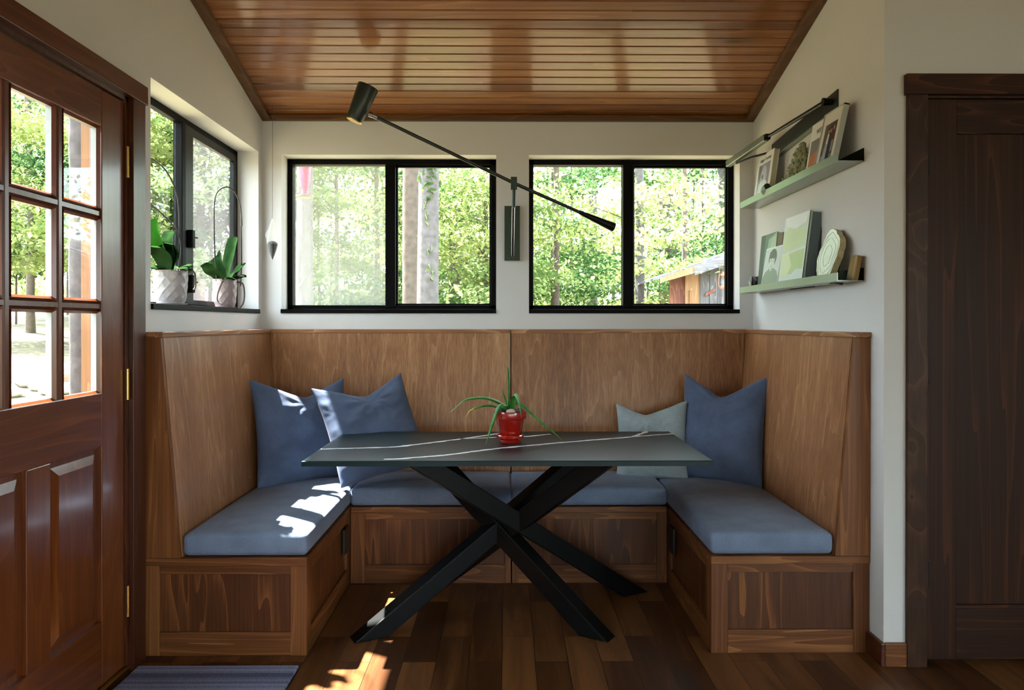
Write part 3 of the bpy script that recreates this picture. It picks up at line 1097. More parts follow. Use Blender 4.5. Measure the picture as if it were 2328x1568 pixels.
M['stone'] = stone_mat()
M['vein'] = simple('vein', lin(236, 243, 246), rough=0.4)
t = thing('dining_table', 'rectangular dark green stone table with white veins on a crossed black steel base', 'table', (0, 3.42, 0))
mb = MB()
ch, th = .004, .022
lo = [(TX0 + ch, TY0 + ch), (TX1 - ch, TY0 + ch), (TX1 - ch, TY1 - ch), (TX0 + ch, TY1 - ch)]
hi = [(TX0, TY0), (TX1, TY0), (TX1, TY1), (TX0, TY1)]
vs = [(x, y, TZ - th) for x, y in hi] + [(x, y, TZ - ch * .6) for x, y in hi] + [(x, y, TZ) for x, y in lo]
fs = [(3, 2, 1, 0), (8, 9, 10, 11)]
for k in range(4):
    k2 = (k + 1) % 4
    fs += [(k, k2, 4 + k2, 4 + k), (4 + k, 4 + k2, 8 + k2, 8 + k)]
mb.add(vs, fs)


def vein(mb, pts, w):
    P = []
    for (a, b) in zip(pts[:-1], pts[1:]):
        a, b = Vector(a), Vector(b)
        k = max(2, int((b - a).length / .018))
        P += [a.lerp(b, i / k) for i in range(k)]
    P.append(Vector(pts[-1]))
    vs, fs = [], []
    for i, p in enumerate(P):
        d = (P[min(i + 1, len(P) - 1)] - P[max(i - 1, 0)]).normalized()
        nrm = Vector((-d.y, d.x))
        jit = .006 * noise.noise(Vector((p.x * 25, p.y * 25, 1)))
        ww = w * (.55 + .9 * abs(noise.noise(Vector((p.x * 14, p.y * 40, 5)))) + .3 * random.random())
        q = p + nrm * jit
        vs += [(q.x + nrm.x * ww, q.y + nrm.y * ww, TZ + .0006), (q.x - nrm.x * ww, q.y - nrm.y * ww, TZ + .0006)]
        if i:
            fs.append((2 * i - 2, 2 * i - 1, 2 * i + 1, 2 * i))
    mb.add(vs, fs, 1)


vein(mb, [(-.818, 3.30), (-.50, 3.35), (-.222, 3.58), (-.035, 3.76)], .012)
vein(mb, [(-.222, 3.585), (-.05, 3.635), (.10, 3.66), (.22, 3.74)], .009)
vein(mb, [(-.50, 3.055), (-.44, 3.06), (-.258, 3.145), (-.027, 3.322), (.267, 3.48), (.52, 3.60), (.62, 3.65), (.72, 3.825)], .013)
vein(mb, [(.62, 3.65), (.84, 3.75)], .010)
mb.build('tabletop', [M['stone'], M['vein']], t, smooth=30)
BEAMS = [((-.57, 3.10, 0), (.43, 3.60, TZ - th)), ((.38, 3.10, 0), (-.41, 3.60, TZ - th)), ((-.396, 3.62, 0), (.394, 3.10, TZ - th)), ((.607, 3.61, 0), (-.355, 3.10, TZ - th))]


def beam(p, q, w=.078, h=.078):
    """square tube cut flat at the floor and under the top"""
    p, q = Vector(p), Vector(q)
    d = (q - p)
    hd = Vector((d.x, d.y, 0)).normalized()
    s = Vector((-hd.y, hd.x, 0)) * w / 2
    inc = math.atan2(d.z, Vector((d.x, d.y)).length)
    l = hd * (h / math.sin(inc)) / 2
    return [p - l - s, p + l - s, p + l + s, p - l + s, q - l - s, q + l - s, q + l + s, q - l + s]


for a, b in BEAMS:
    MB().hexa(beam(a, b)).build('leg', M['black_steel'], t, bevel=0.004)
MB().box(-.03, .07, 3.335, 3.40, .375, .435).build('hub', M['black_steel'], t, bevel=0.006)
MB().box(-.50, .50, 3.07, 3.63, TZ - th - .004, TZ - th - .0005).build('mounting_plate', M['black_steel'], t)


# ------------------------------------------------------------------ plants helpers
def blade(mb, pts, widths, side, fold=.25, mat=0, thick=0.0):
    """leaf blade: centre line pts, half widths, side = approximate side direction; V fold, closed body when thick"""
    pts = [Vector(p) for p in pts]
    n = len(pts)
    sd = Vector(side).normalized()
    vs, fs = [], []
    row = 8 if thick else 5
    for i, p in enumerate(pts):
        d = (pts[min(i + 1, n - 1)] - pts[max(i - 1, 0)]).normalized()
        s = (sd - d * sd.dot(d)).normalized()
        up = s.cross(d)
        w = widths[i]
        tk = thick * min(1, w / max(widths) * 1.2)
        prof = [(-1, fold), (-.5, fold * .4), (0, 0), (.5, fold * .4), (1, fold)]
        if thick:
            prof += [(.5, fold * .4 - 1.0 * tk / max(w, 1e-5)), (0, -1.3 * tk / max(w, 1e-5)), (-.5, fold * .4 - tk / max(w, 1e-5))]
        vs += [p + s * (a * w) + up * (b * w) for a, b in prof]
    for i in range(n - 1):
        for k in range(row if thick else row - 1):
            k2 = (k + 1) % row
            fs.append((i * row + k, i * row + k2, (i + 1) * row + k2, (i + 1) * row + k))
    if thick:
        fs += [tuple(range(row)), tuple((n - 1) * row + k for k in range(row))]
    mb.add(vs, fs, mat)


def smooth_path(pts, k=4):
    pts = [Vector(p) for p in pts]
    out = []
    n = len(pts)
    for i in range(n - 1):
        p0, p1, p2, p3 = pts[max(i - 1, 0)], pts[i], pts[i + 1], pts[min(i + 2, n - 1)]
        for j in range(k):
            t_ = j / k
            out.append(0.5 * ((2 * p1) + (p2 - p0) * t_ + (2 * p0 - 5 * p1 + 4 * p2 - p3) * t_ ** 2 + (3 * p1 - p0 - 3 * p2 + p3) * t_ ** 3))
    out.append(pts[-1])
    return out


# ------------------------------------------------------------------ aloe on the table
AX, AY = .018, 3.49
t = thing('potted_aloe', 'aloe plant with drooping leaves in a glossy red pot on the table', 'plant', (AX, AY, TZ))
z = TZ
MB().lathe([(.0, z + .0012), (.047, z + .0012), (.05, z + .006), (.052, z + .016), (.064, z + .024), (.0655, z + .034), (.060, z + .037), (.054, z + .03), (0, z + .028)], (AX, AY, 0), 48).build('saucer', M['red_glaze'], t, smooth=35)
pot_o = MB().lathe([(.0, z + .0285), (.046, z + .0285), (.052, z + .035), (.0655, z + .108), (.0675, z + .110), (.0745, z + .112), (.0765, z + .118), (.0775, z + .143), (.076, z + .147), (.070, z + .147), (.068, z + .139), (0, z + .136)], (AX, AY, 0), 48).build('pot', M['red_glaze'], t, smooth=35)
MB().lathe([(0, z + .132), (.0675, z + .134), (.0675, z + .141), (.04, z + .147), (0, z + .148)], (AX, AY, 0), 24).build('soil', M['soil'], pot_o, smooth=60)


def pebble(mb, c, r, sz, seed):
    bm = bmesh.new()
    bmesh.ops.create_icosphere(bm, subdivisions=2, radius=1)
    vs = []
    for v in bm.verts:
        p = v.co * (1 + .15 * noise.noise(v.co * 1.5 + Vector((seed, 0, 0))))
        vs.append((c[0] + p.x * r * sz[0], c[1] + p.y * r * sz[1], c[2] + p.z * r * sz[2]))
    fs = [tuple(v.index for v in f.verts) for f in bm.faces]
    bm.free()
    mb.add(vs, fs)


m = MB(); pebble(m, (AX + .002, AY - .052, z + .148), .024, (1, .5, .55), 3); m.build('pebble', M['pebble'], pot_o, smooth=60)
m = MB(); pebble(m, (AX + .042, AY - .03, z + .150), .016, (1, .8, .8), 5); m.build('pebble', M['dark_pebble'], pot_o, smooth=60)
m = MB(); pebble(m, (AX - .045, AY - .03, z + .149), .013, (1, .8, .7), 6); m.build('pebble', M['dark_pebble'], pot_o, smooth=60)


def aloe_pt(px, py, dy):
    # picture of the plant measured in units of 1/3636 m about the pot centre
    s = (AY + dy) / AY
    return (AX + (px - 1195) / 3636 * s, AY + dy, z + (1430 - py) / 3636 * s + .552 * (1 - s) * 0)


ALOE = [
    ([(1170, 860), (1000, 745), (800, 672), (600, 665), (430, 695), (300, 795), (165, 910)], [0, -.01, -.02, -.03, -.035, -.04, -.04], 34),
    ([(1120, 860), (980, 830), (850, 803), (700, 815), (540, 865), (480, 920), (440, 1010)], [.01, 0, -.01, -.02, -.03, -.03, -.03], 26),
    ([(1150, 860), (1085, 785), (1020, 790), (950, 930), (870, 1150), (825, 1290), (780, 1420)], [-.01, -.035, -.055, -.065, -.07, -.072, -.075], 40),
    ([(1160, 850), (1110, 720), (1075, 620), (1045, 540)], [.015, .02, .025, .03], 16),
    ([(1165, 850), (1168, 650), (1165, 450), (1160, 230), (1135, 150), (1105, 85)], [0, .005, .01, .01, .01, .01], 24),
    ([(1215, 850), (1235, 730), (1270, 630), (1297, 592), (1320, 640), (1355, 760), (1385, 960)], [-.01, -.02, -.03, -.045, -.06, -.075, -.09], 42),
    ([(1225, 850), (1260, 770), (1400, 800), (1550, 930), (1800, 1150), (1950, 1260), (2090, 1395)], [0, -.005, -.01, -.02, -.03, -.035, -.04], 32),
    ([(1200, 850), (1205, 760), (1230, 690)], [-.015, -.025, -.03], 30),
]
for i, (pp, dd, w0) in enumerate(ALOE):
    pts = smooth_path([aloe_pt(a, b, c) for (a, b), c in zip(pp, dd)], 4)
    nn = len(pts)
    ws = [1.25 * w0 / 3636 * (1 - .95 * (k / (nn - 1)) ** 1.6) for k in range(nn)]
    m = MB()
    blade(m, pts, ws, (0.25, -.9, .35) if i not in (2, 5) else (1, .2, 0), fold=.5, thick=.005)
    o = m.build('leaf', [M['aloe']], t, smooth=50)
    if i == 1:
        o.data.materials.append(M['aloe_yellow'])
        half = len(o.data.polygons)
        for p in o.data.polygons:
            if p.center.x < -.165:
                p.material_index = 1
        o['label'] = 'drooping aloe leaf with a yellowed tip'


# ------------------------------------------------------------------ orchids on the left window sill
def orchid(label, cx, cy, scale_r, h, potmat, leaves, stems, roots, seed):
    zs = W1[2] + .0065
    t = thing('potted_orchid', label, 'plant', (cx, cy, zs))
    r0 = scale_r
    n = 11

    def fn(r, z, a):
        if z < zs + .018 or z > zs + h - .018 or r < r0 * .7:
            return r
        u, v = a / (2 * math.pi) * n, (z - zs) / h * 3.2
        g1 = abs(((u + v) % 1) - .5)
        g2 = abs(((u - v) % 1) - .5)
        return r + .0028 * math.exp(-(min(.5 - g1, .5 - g2) / .07) ** 2)
    prof = [(0, zs), (r0 * .74, zs), (r0 * .80, zs + .006)]
    for k in range(28):
        f = k / 27
        prof.append((r0 * (.80 + .20 * f ** .5), zs + .008 + (h - .014) * f))
    prof += [(r0 * 1.02, zs + h - .002), (r0 * .98, zs + h), (r0 * .93, zs + h - .004), (r0 * .9, zs + h - .02), (0, zs + h - .02)]
    po = MB().lathe(prof, (cx, cy, 0), 96, fn=fn).build('pot', potmat, t, smooth=60)
    MB().lathe([(0, zs), (r0 * .95, zs + .001), (r0 * .99, zs + .006), (r0 * .9, zs + .006), (0, zs + .003)], (cx, cy, 0), 32).build('saucer', potmat, t, smooth=40)
    MB().lathe([(0, zs + h - .03), (r0 * .88, zs + h - .025), (r0 * .8, zs + h - .012), (0, zs + h - .008)], (cx, cy, 0), 20).build('bark', M['soil'], po, smooth=60)
    zt = zs + h - .012
    for (dx, dy, dz, w, bend, mt) in leaves:
        tip = Vector((cx + dx, cy + dy, zt + dz))
        b0 = Vector((cx + dx * .1, cy + dy * .1, zt - .01))
        mid = b0.lerp(tip, .55) + Vector((bend[0], bend[1], bend[2]))
        pts = smooth_path([b0, b0.lerp(mid, .5) + Vector((0, 0, .01)), mid, mid.lerp(tip, .6) + Vector((0, 0, .006)), tip], 4)
        nn = len(pts)
        w *= 1.5
        ws = [w * (.25 + .75 * math.sin(math.pi * min(1, (k / (nn - 1)) * .62 + .12))) if k < nn - 3 else w * (.92, .70, .22)[k - nn + 3] for k in range(nn)]
        dvec = tip - b0
        sd = Vector((.75, -.6, .15)) if abs(dvec.z) > .1 else Vector((-dvec.y, dvec.x, 0))
        m = MB()
        blade(m, pts, ws, sd, fold=.28, thick=.003)
        m.build('leaf', M[mt], t, smooth=60)
    for pts, r in stems:
        m = MB()
        sp = smooth_path([(cx + a, cy + b, zt + c) for a, b, c in pts], 6)
        m.tube(sp, r, 6)
        for k in range(5, len(sp) - 2, 6):
            q = sp[k]
            m.tube([q, q + Vector((.004, -.012 if k % 4 else .012, .008))], [.0022, .001], 5)
        m.build('flower_stem', M['stem_dark'], t, smooth=60)
    for pts, r in roots:
        MB().tube(smooth_path([(cx + a, cy + b, zt + c) for a, b, c in pts], 4), r, 6).build('aerial_root', M['root'], t, smooth=60)


orchid('orchid in the wider white quilted pot, nearer the glazed door on the left sill', -1.463, 3.27, .070, .150, M['white_pot'],
       [(-.03, -.09, .225, .036, (0, -.03, .02), 'orchid_lit'), (.035, -.045, .175, .043, (.0, -.03, .03), 'orchid'), (-.02, -.14, .10, .040, (.02, -.02, .035), 'orchid'),
        (.085, .03, .035, .022, (0, 0, .015), 'orchid'), (.10, -.02, .012, .018, (0, 0, .02), 'orchid'), (-.03, .13, .03, .026, (0, 0, .02), 'orchid'), (-.01, -.17, .01, .022, (0, 0, .02), 'orchid'),
        (.02, -.10, .12, .040, (.02, 0, .03), 'orchid')],
       [([(.03, .01, 0), (.03, .02, .16), (.03, .0, .33), (.01, -.06, .43), (-.02, -.14, .47), (-.04, -.22, .46)], .0035),
        ([(.035, .0, 0), (.045, .0, .12), (.03, -.02, .19), (.0, -.09, .25), (-.03, -.17, .29), (-.04, -.2, .28)], .003)],
       [([(-.03, -.05, .0), (-.04, -.08, .02), (-.045, -.10, -.02)], .003), ([(.04, -.03, .0), (.05, -.045, .02), (.062, -.05, -.01)], .003), ([(.05, .03, 0), (.085, .04, .01), (.088, .05, -.05), (.08, .05, -.07)], .004)], 1)
orchid('orchid in the narrower pinkish quilted pot, nearer the room corner on the left sill', -1.463, 3.90, .0585, .148, M['pink_pot'],
       [(.05, .02, .235, .036, (-.005, 0, -.01), 'orchid'), (-.03, -.03, .135, .043, (0, -.02, .02), 'orchid'), (-.045, -.13, .09, .034, (0, -.02, .01), 'orchid'),
        (.085, .06, .10, .024, (0, 0, .0), 'orchid'), (.105, .02, .03, .022, (0, 0, .015), 'orchid'), (.06, -.09, .012, .022, (0, 0, .012), 'orchid')],
       [([(-.025, -.05, 0), (-.035, -.05, .2), (-.035, -.05, .40), (-.02, -.03, .47), (.01, .02, .495), (.04, .05, .46), (.055, .07, .40), (.06, .08, .3)], .0038),
        ([(.06, .06, -.02), (.065, .06, .1), (.06, .07, .3)], .003)],
       [([(.01, -.05, .0), (.012, -.075, -.01), (-.005, -.082, -.06), (-.01, -.075, -.10), (.012, -.07, -.12)], .0042),
        ([(.05, .02, .0), (.085, .02, -.01), (.094, .02, -.06), (.088, .02, -.11), (.07, .02, -.135)], .0045)], 2)

# ------------------------------------------------------------------ hanging ornament in the left corner
OX, OY = -1.315, 4.215
zo = 1.652
M['ornament'] = screen_mat('ornament_film', 0.26, (0.93, 0.93, 0.9, 1))
M['chips'] = simple('chips', lin(44, 48, 58), rough=0.35, var=0.8, vscale=90, bump=0.8, bscale=150)
t = thing('hanging_ornament', 'pale teardrop ornament half filled with dark chips hanging on a thread in the left corner', 'ornament', (OX, OY, zo))


def orn(r, z, a):
    return r * (1 + .10 * math.cos(3 * a) + .06 * math.cos(5 * a + 1))


MB().lathe([(.0005, zo), (.011, zo + .03), (.022, zo + .065), (.0295, zo + .10), (.031, zo + .125), (.026, zo + .15), (.017, zo + .19), (.006, zo + .222), (.003, zo + .236)], (OX, OY, 0), 24, fn=orn).build('teardrop_shell', M['ornament'], t, smooth=60)
MB().lathe([(.0004, zo + .003), (.010, zo + .03), (.020, zo + .065), (.0265, zo + .092), (.02, zo + .104), (0.006, zo + .110)], (OX, OY, 0), 18, fn=lambda r, z, a: r * (1 + .10 * math.cos(3 * a) + .06 * math.cos(5 * a + 1)) * (1 + .06 * noise.noise(Vector((9 * math.cos(a), 9 * math.sin(a), z * 90))))).build('dark_chips', M['chips'], t)
MB().tube([(OX, OY, zo + .234), (OX + .001, OY, zceil(OY) + .002)], .0011, 5).build('thread', M['root'], t)
MB().tube([(OX - .03, OY - .01, zo + .125), (OX - .034, OY - .012, zo + .14), (OX - .022, OY - .01, zo + .172)], .002, 5).build('side_loop', M['white_card'], t)

# ------------------------------------------------------------------ wall lamps
t = thing('swing_arm_lamp', 'dark green swing-arm lamp on the back wall between the windows, cone shade by the ceiling', 'lamp', (.033, YB, 1.66))
MB().box(-.011, .078, YB - .026, YB, 1.662, 1.976).build('wall_plate', M['dark_green_plate'], t, bevel=0.002)
PV = Vector((.041, 4.05, 2.058))
arm = MB()
arm.tube([(.036, YB - .045, 1.685), PV + Vector((-.002, .02, -.05))], .0085, 12)
arm.tube([(.036, YB - .02, 1.683), (.036, YB - .05, 1.686)], .012, 12)
arm.build('support_rod', M['chrome'], t, smooth=40)
bk = MB()
bk.box(PV.x - .017, PV.x + .017, PV.y - .016, PV.y + .016, PV.z - .035, PV.z + .032)
bk.tube([PV + Vector((-.001, .012, -.13)), PV + Vector((0, .004, -.03))], .011, 12)
bk.build('pivot_bracket', M['dark_green_plate'], t, bevel=0.002)
HJ = Vector((-.690, 3.80, 2.358))
CE = Vector((.608, 4.245, 1.845))
dv = (HJ - PV).normalized()
PJ = PV + (PV - HJ).normalized() * .40
bm_ = MB()
bm_.tube([HJ + (PV - HJ) * .03, PV, CE.lerp(PV, .32)], .0095, 12)
bm_.build('boom', M['green_metal'], t, smooth=40)
MB().tube([CE.lerp(PV, .36), CE.lerp(PV, .34), CE], [.010, .012, .027], 20).build('counterweight', M['black_steel'], t, smooth=40)
kn = MB()
kn.tube([HJ, HJ + (PV - HJ) * .045], .011, 12)
kn.tube([HJ - dv * -.004 + Vector((-.004, 0, 0)), HJ + Vector((.012, 0, -.004))], .013, 12)
kn.build('knuckle', M['chrome'], t, smooth=40)
# cone shade: axis tilted, narrow lit end pointing down
bot = Vector((-.772, 3.80, 2.326))
top = Vector((-.700, 3.80, 2.500))
ax_ = (top - bot).normalized()
q = ax_.to_track_quat('Z', 'Y').to_matrix()
L = (top - bot).length
sh = MB()
sh.lathe([(.034, .006), (.0395, 0), (.041, .003), (.0545, L - .006), (.053, L - .001), (.050, L), (0, L)], bot, 40, mtx=q)
sh_name = sh.build('lamp_shade', M['green_metal'], t, smooth=40).name
shade_o = bpy.data.objects[sh_name]
MB().lathe([(.0385, -.003), (.0405, 0), (.0405, .004), (.033, .006), (.031, .0)], bot, 40, mtx=q).build('brass_rim', M['brass'], shade_o, smooth=40)
MB().lathe([(0, .003), (.031, .003), (.031, .006), (0, .006)], bot, 32, mtx=q).build('lens', M['white_card'], shade_o, smooth=40)

t = thing('picture_light', 'dark metal swing-arm wall light high on the right wall above the upper shelf', 'lamp', (XR, 3.6, 2.2))
P0, P1 = 3.22, 4.02
MB().prism([(P0, 2.215), (P1, 2.165), (P1, 2.262), (P0, 2.312)], 0, XR - .006, XR).build('wall_plate', M['green_metal'], t, bevel=0.001)
MB().hexa([(XR - .030, P0, 2.213), (XR - .006, P0, 2.213), (XR - .006, P1, 2.163), (XR - .030, P1, 2.163),
           (XR - .030, P0, 2.218), (XR - .006, P0, 2.218), (XR - .006, P1, 2.168), (XR - .030, P1, 2.168)]).build('lower_flange', M['shelf_metal'], t)
KB = Vector((1.398, 3.27, 2.270))
KJ = Vector((1.347, 3.85, 2.262))
TP = Vector((1.262, 4.25, 2.205))
MB().tube([(XR - .004, 3.27, 2.270), (1.386, 3.27, 2.270)], [.014, .018], 16).build('pivot_knob', M['black_steel'], t, smooth=40)
MB().tube([KB, KJ], [.011, .008], 10).build('swing_rod', M['black_steel'], t, smooth=40)
MB().tube([KJ + Vector((-.012, 0, 0)), KJ + Vector((.012, 0, 0))], .016, 14).build('knuckle', M['black_steel'], t, smooth=40)
MB().bar(KJ + (TP - KJ) * .03, TP, .030, .034).build('light_bar', M['shelf_metal'], t, bevel=0.002)
MB().tube([(1.405, 3.93, 2.205), (1.33, 4.05, 2.20), (1.285, 4.17, 2.193)], .006, 8).build('stay_rod', M['black_steel'], t, smooth=40)

# ------------------------------------------------------------------ shelves on the right wall
SX = XR - .105


def ledge(label, y0, y1, zb, lip):
    t = thing('picture_ledge', label, 'shelf', (XR, (y0 + y1) / 2, zb))
    MB().box(SX, XR - .0005, y0, y1, zb, zb + .003).build('base_plate', M['shelf_metal'], t)
    MB().box(SX - .003, SX, y0, y1, zb, zb + lip).build('front_lip', M['shelf_metal'], t)
    MB().box(XR - .004, XR - .0005, y0, y1, zb, zb + .053).build('back_plate', M['black_steel'], t)


ZS1, ZS2 = 1.950, 1.470
ledge('upper grey-green metal ledge on the right wall holding the white picture frame', 2.99, 4.235, ZS1, .034)
ledge('lower grey-green metal ledge on the right wall holding the large pale book', 2.99, 4.235, ZS2, .034)


def text_obj(body, size, parent, loc, rot, mat, name='lettering'):
    return text_mesh(body, size, parent, loc, rot, mat, name)


def text_curve(body, size, parent, loc, rot, mat, name='lettering'):
    cu = bpy.data.curves.new(name, 'FONT')
    cu.body = body
    cu.size = size
    cu.extrude = .0002
    cu.align_x = 'CENTER'
    o = bpy.data.objects.new(name, cu)
    cu.materials.append(mat)
    o.location = loc
    o.rotation_euler = rot
    o.parent = parent
    COL.objects.link(o)
    return o


def text_mesh(body, size, parent, loc, rot, mat, name):
    o = text_curve(body, size, parent, loc, rot, mat, name)
    dg = bpy.context.evaluated_depsgraph_get()
    me = bpy.data.meshes.new_from_object(o.evaluated_get(dg))
    me.materials.clear()
    me.materials.append(mat)
    m = bpy.data.objects.new(name, me)
    m.location, m.rotation_euler, m.parent = loc, rot, parent
    COL.objects.link(m)
    bpy.data.objects.remove(o)
    m.name = name
    return m


def leaning(name, label, cat, yc, foot_x, z, lean, group=None):
    """local frame: +x = along the cover (towards -Y, viewer's right), +z up the cover, front face at -y ... y points to the wall"""
    o = thing(name, label, cat, (foot_x, yc, z), group=group)
    # local x -> -Y world, local y -> +X world (towards wall), then lean about local x so the top goes to the wall
    o.rotation_euler = (Matrix.Rotation(R(-90), 3, 'Z') @ Matrix.Rotation(R(-lean), 3, 'X')).to_euler()
    return o


ROTF = (R(90), 0, 0)     # text standing on the front face (facing -y local)


def book(o, W, H, D, cover, pages, inset=.003, ct=.0025):
    cv = MB().box(-W / 2, W / 2, 0, ct, 0, H).box(-W / 2, W / 2, D - ct, D, 0, H).box(-W / 2, -W / 2 + ct, 0, D, 0, H).build('cover', cover, o, local=True)
    MB().box(-W / 2 + ct, W / 2 - inset, ct, D - ct, inset, H - inset).build('pages', pages, o, local=True)
    return cv


def picture(o, W, H, x0, x1, z0, z1, polys, y=-.0006, name='print'):
    """flat printed area: list of (color, polygon in 0..1 coords)"""
    m = MB()
    mats = []
    for i, (c, poly) in enumerate(polys):
        mt = simple('ink', lin(*c), rough=.5, var=.05)
        mats.append(mt)
        pts = [(x0 + (x1 - x0) * u, y - i * .00012, z0 + (z1 - z0) * v) for u, v in poly]
        m.add(pts, [tuple(range(len(pts)))], i)
    return m.build(name, mats, o, local=True)


def ell(cx, cy, rx, ry, n=18, a0=0, a1=360):
    return [(cx + rx * math.cos(R(a0 + (a1 - a0) * k / n)), cy + ry * math.sin(R(a0 + (a1 - a0) * k / n))) for k in range(n if a1 - a0 == 360 else n + 1)]


FULL = [(0, 0), (1, 0), (1, 1), (0, 1)]
Z1 = ZS1 + .0035
# white book with a portrait, far end of the upper shelf
o = leaning('book', 'white paperback with a pale portrait cover at the window end of the upper shelf', 'book', 3.955, 1.345, Z1, 8)
cv = book(o, .235, .252, .028, M['white_card'], M['paper'])
picture(cv, .235, .252, -.085, .085, .012, .195, [((150, 150, 172), FULL), ((196, 196, 212), ell(.5, .62, .26, .33)), ((226, 234, 236), [(.06, 0), (.94, 0), (.86, .42), (.7, .5), (.3, .5), (.14, .42)]),
        ((90, 92, 112), ell(.42, .62, .07, .07)), ((120, 120, 140), [(0, .55), (.2, .6), (.3, .9), (.2, 1), (0, 1)])])
text_obj('Adagio Crossings', .024, cv, (0, -.001, .212), ROTF, M['print_dark'])
# crystal cluster
M['crystal'] = simple('crystal', lin(140, 146, 112), rough=0.3, var=0.35, vscale=25, bump=.3, bscale=60, coat=.3)
t = thing('crystal_cluster', 'olive-green crystal cluster standing on the upper shelf', 'mineral', (1.38, 3.585, Z1))
m = MB()
pr = [(.0, 0), (.125, 0), (.13, .03), (.11, .07), (.085, .11), (.05, .16), (.02, .185), (0.0, .192)]
vs, fs, seg = [], [], 20
for i, (r, zz) in enumerate(pr):
    for k in range(seg):
        a = 2 * math.pi * k / seg
        jr = 1 + .14 * noise.noise(Vector((math.cos(a) * 2, math.sin(a) * 2, zz * 14)))
        sk = .07 * (zz / .192)
        vs.append((1.378 + r * .27 * jr * math.cos(a) + .018 * (zz / .19), 3.585 + r * jr * math.sin(a) - sk, Z1 + zz))
for i in range(len(pr) - 1):
    for k in range(seg):
        k2 = (k + 1) % seg
        fs.append((i * seg + k, i * seg + k2, (i + 1) * seg + k2, (i + 1) * seg + k))
m.add(vs, fs)
m.build('matrix_rock', M['crystal'], t)
m = MB()
rr = random.Random(4)
for k in range(230):
    i = rr.choice(range(1, len(pr) - 1))
    f = rr.random()
    r = pr[i][0] + (pr[i + 1][0] - pr[i][0]) * f
    zz = pr[i][1] + (pr[i + 1][1] - pr[i][1]) * f
    a = rr.uniform(0, 2 * math.pi)
    sk = .07 * (zz / .192)
    c = Vector((1.378 + r * .27 * math.cos(a) + .018 * (zz / .19), 3.585 + r * math.sin(a) - sk, Z1 + max(zz, .008)))
    dr = Vector((math.cos(a) * 1.2, math.sin(a), rr.uniform(.0, .9))).normalized()
    s = rr.uniform(.005, .0105)
    m.tube([c - dr * s, c + dr * s * .5, c + dr * s * 1.25], [s, s * .85, s * .12], 6)
m.build('crystals', M['crystal'], t)
# small dark green stone
M['gem'] = simple('gem', lin(36, 58, 32), rough=.35, var=.5, vscale=50, coat=.1)
m = MB()
bm = bmesh.new()
bmesh.ops.create_icosphere(bm, subdivisions=2, radius=.036)
vs = [(v.co.x * .7, v.co.y * 1.1, v.co.z * (1.1 if v.co.z > 0 else .8)) for v in bm.verts]
vs = [tuple(c * (1 + .22 * noise.noise(Vector(p) * 45)) for c in p) for p in vs]
zm = min(p[2] for p in vs)
m.add([(p[0] + 1.342, p[1] + 3.85, p[2] - zm + Z1 + .014) for p in vs], [tuple(v.index for v in f.verts) for f in bm.faces])
bm.free()
o = m.build('green_stone', M['gem'])
tag(o, 'small dark green polished stone in front of the white portrait book', 'stone')
for v in o.data.vertices:
    v.co.z -= .0135
# book behind the frame with WES lettering
o = leaning('book', 'thin white book with orange landscape cover, half behind the picture frame', 'book', 3.285, 1.352, Z1, 9)
cv = book(o, .20, .245, .012, M['white_card'], M['paper'])
picture(cv, .2, .245, -.08, .1, .0, .165, [((128, 126, 124), FULL), ((186, 118, 78), [(0, 0), (1, 0), (1, .7), (.6, .62), (.3, .66), (0, .55)]), ((148, 136, 100), [(0, 0), (1, 0), (1, .22), (.4, .3), (0, .2)]), ((70, 74, 50), [(0, 0), (.5, 0), (.3, .12), (0, .14)])])
text_obj('WEST', .03, cv, (.0, -.001, .19), ROTF, M['print_dark'])
# framed photo
M['frame_silver'] = simple('frame_silver', lin(190, 196, 192), rough=.3, metal=.3)
M['mat_board'] = simple('mat_board', lin(222, 220, 208), rough=.8)
o = leaning('framed_photo', 'white framed photo of a couple at the near end of the upper shelf', 'picture frame', 3.152, 1.332, Z1, 12)
W_, H_, D_ = .195, .258, .022
f = MB()
f.box(-W_ / 2, -W_ / 2 + .008, 0, D_, 0, H_).box(W_ / 2 - .008, W_ / 2, 0, D_, 0, H_).box(-W_ / 2, W_ / 2, 0, D_, 0, .008).box(-W_ / 2, W_ / 2, 0, D_, H_ - .008, H_)
f.box(-W_ / 2 + .002, W_ / 2 - .002, D_ - .006, D_ - .001, .002, H_ - .002)
f.build('frame', M['frame_silver'], o, local=True, bevel=.001)
mbd = MB().box(-W_ / 2 + .007, W_ / 2 - .007, .004, .008, .007, H_ - .007).build('mat_board', M['mat_board'], o, local=True)
picture(mbd, W_, H_, -.058, .058, .03, .2, [((66, 58, 54), FULL), ((92, 84, 72), [(0, .3), (.3, .35), (.4, 1), (0, 1)]), ((120, 122, 116), [(0, 0), (1, 0), (1, .16), (0, .2)]), ((30, 32, 38), [(.4, .05), (.78, .05), (.74, .5), (.72, .7), (.5, .72), (.42, .5)]),
        ((150, 168, 180), [(.12, .02), (.5, .04), (.5, .45), (.47, .68), (.34, .70), (.28, .45)]), ((214, 216, 220), [(.3, .5), (.48, .45), (.5, .7), (.36, .74)]), ((186, 150, 130), ell(.42, .79, .07, .07)), ((176, 138, 118), ell(.6, .80, .07, .08)),
        ((96, 30, 34), [(.74, .5), (.95, .5), (.95, .75), (.78, .76)]), ((150, 150, 156), [(.8, .2), (.98, .22), (.98, .5), (.82, .5)]), ((190, 160, 140), ell(.85, .82, .06, .06)), ((40, 32, 28), ell(.42, .85, .08, .05)), ((60, 44, 36), ell(.6, .86, .075, .045))], y=.0035, name='photograph')
MB().tube([(0, D_, .2), (0, D_ + .02, .05)], .004, 6).build('easel_back', M['black_hinge'], o, local=True)

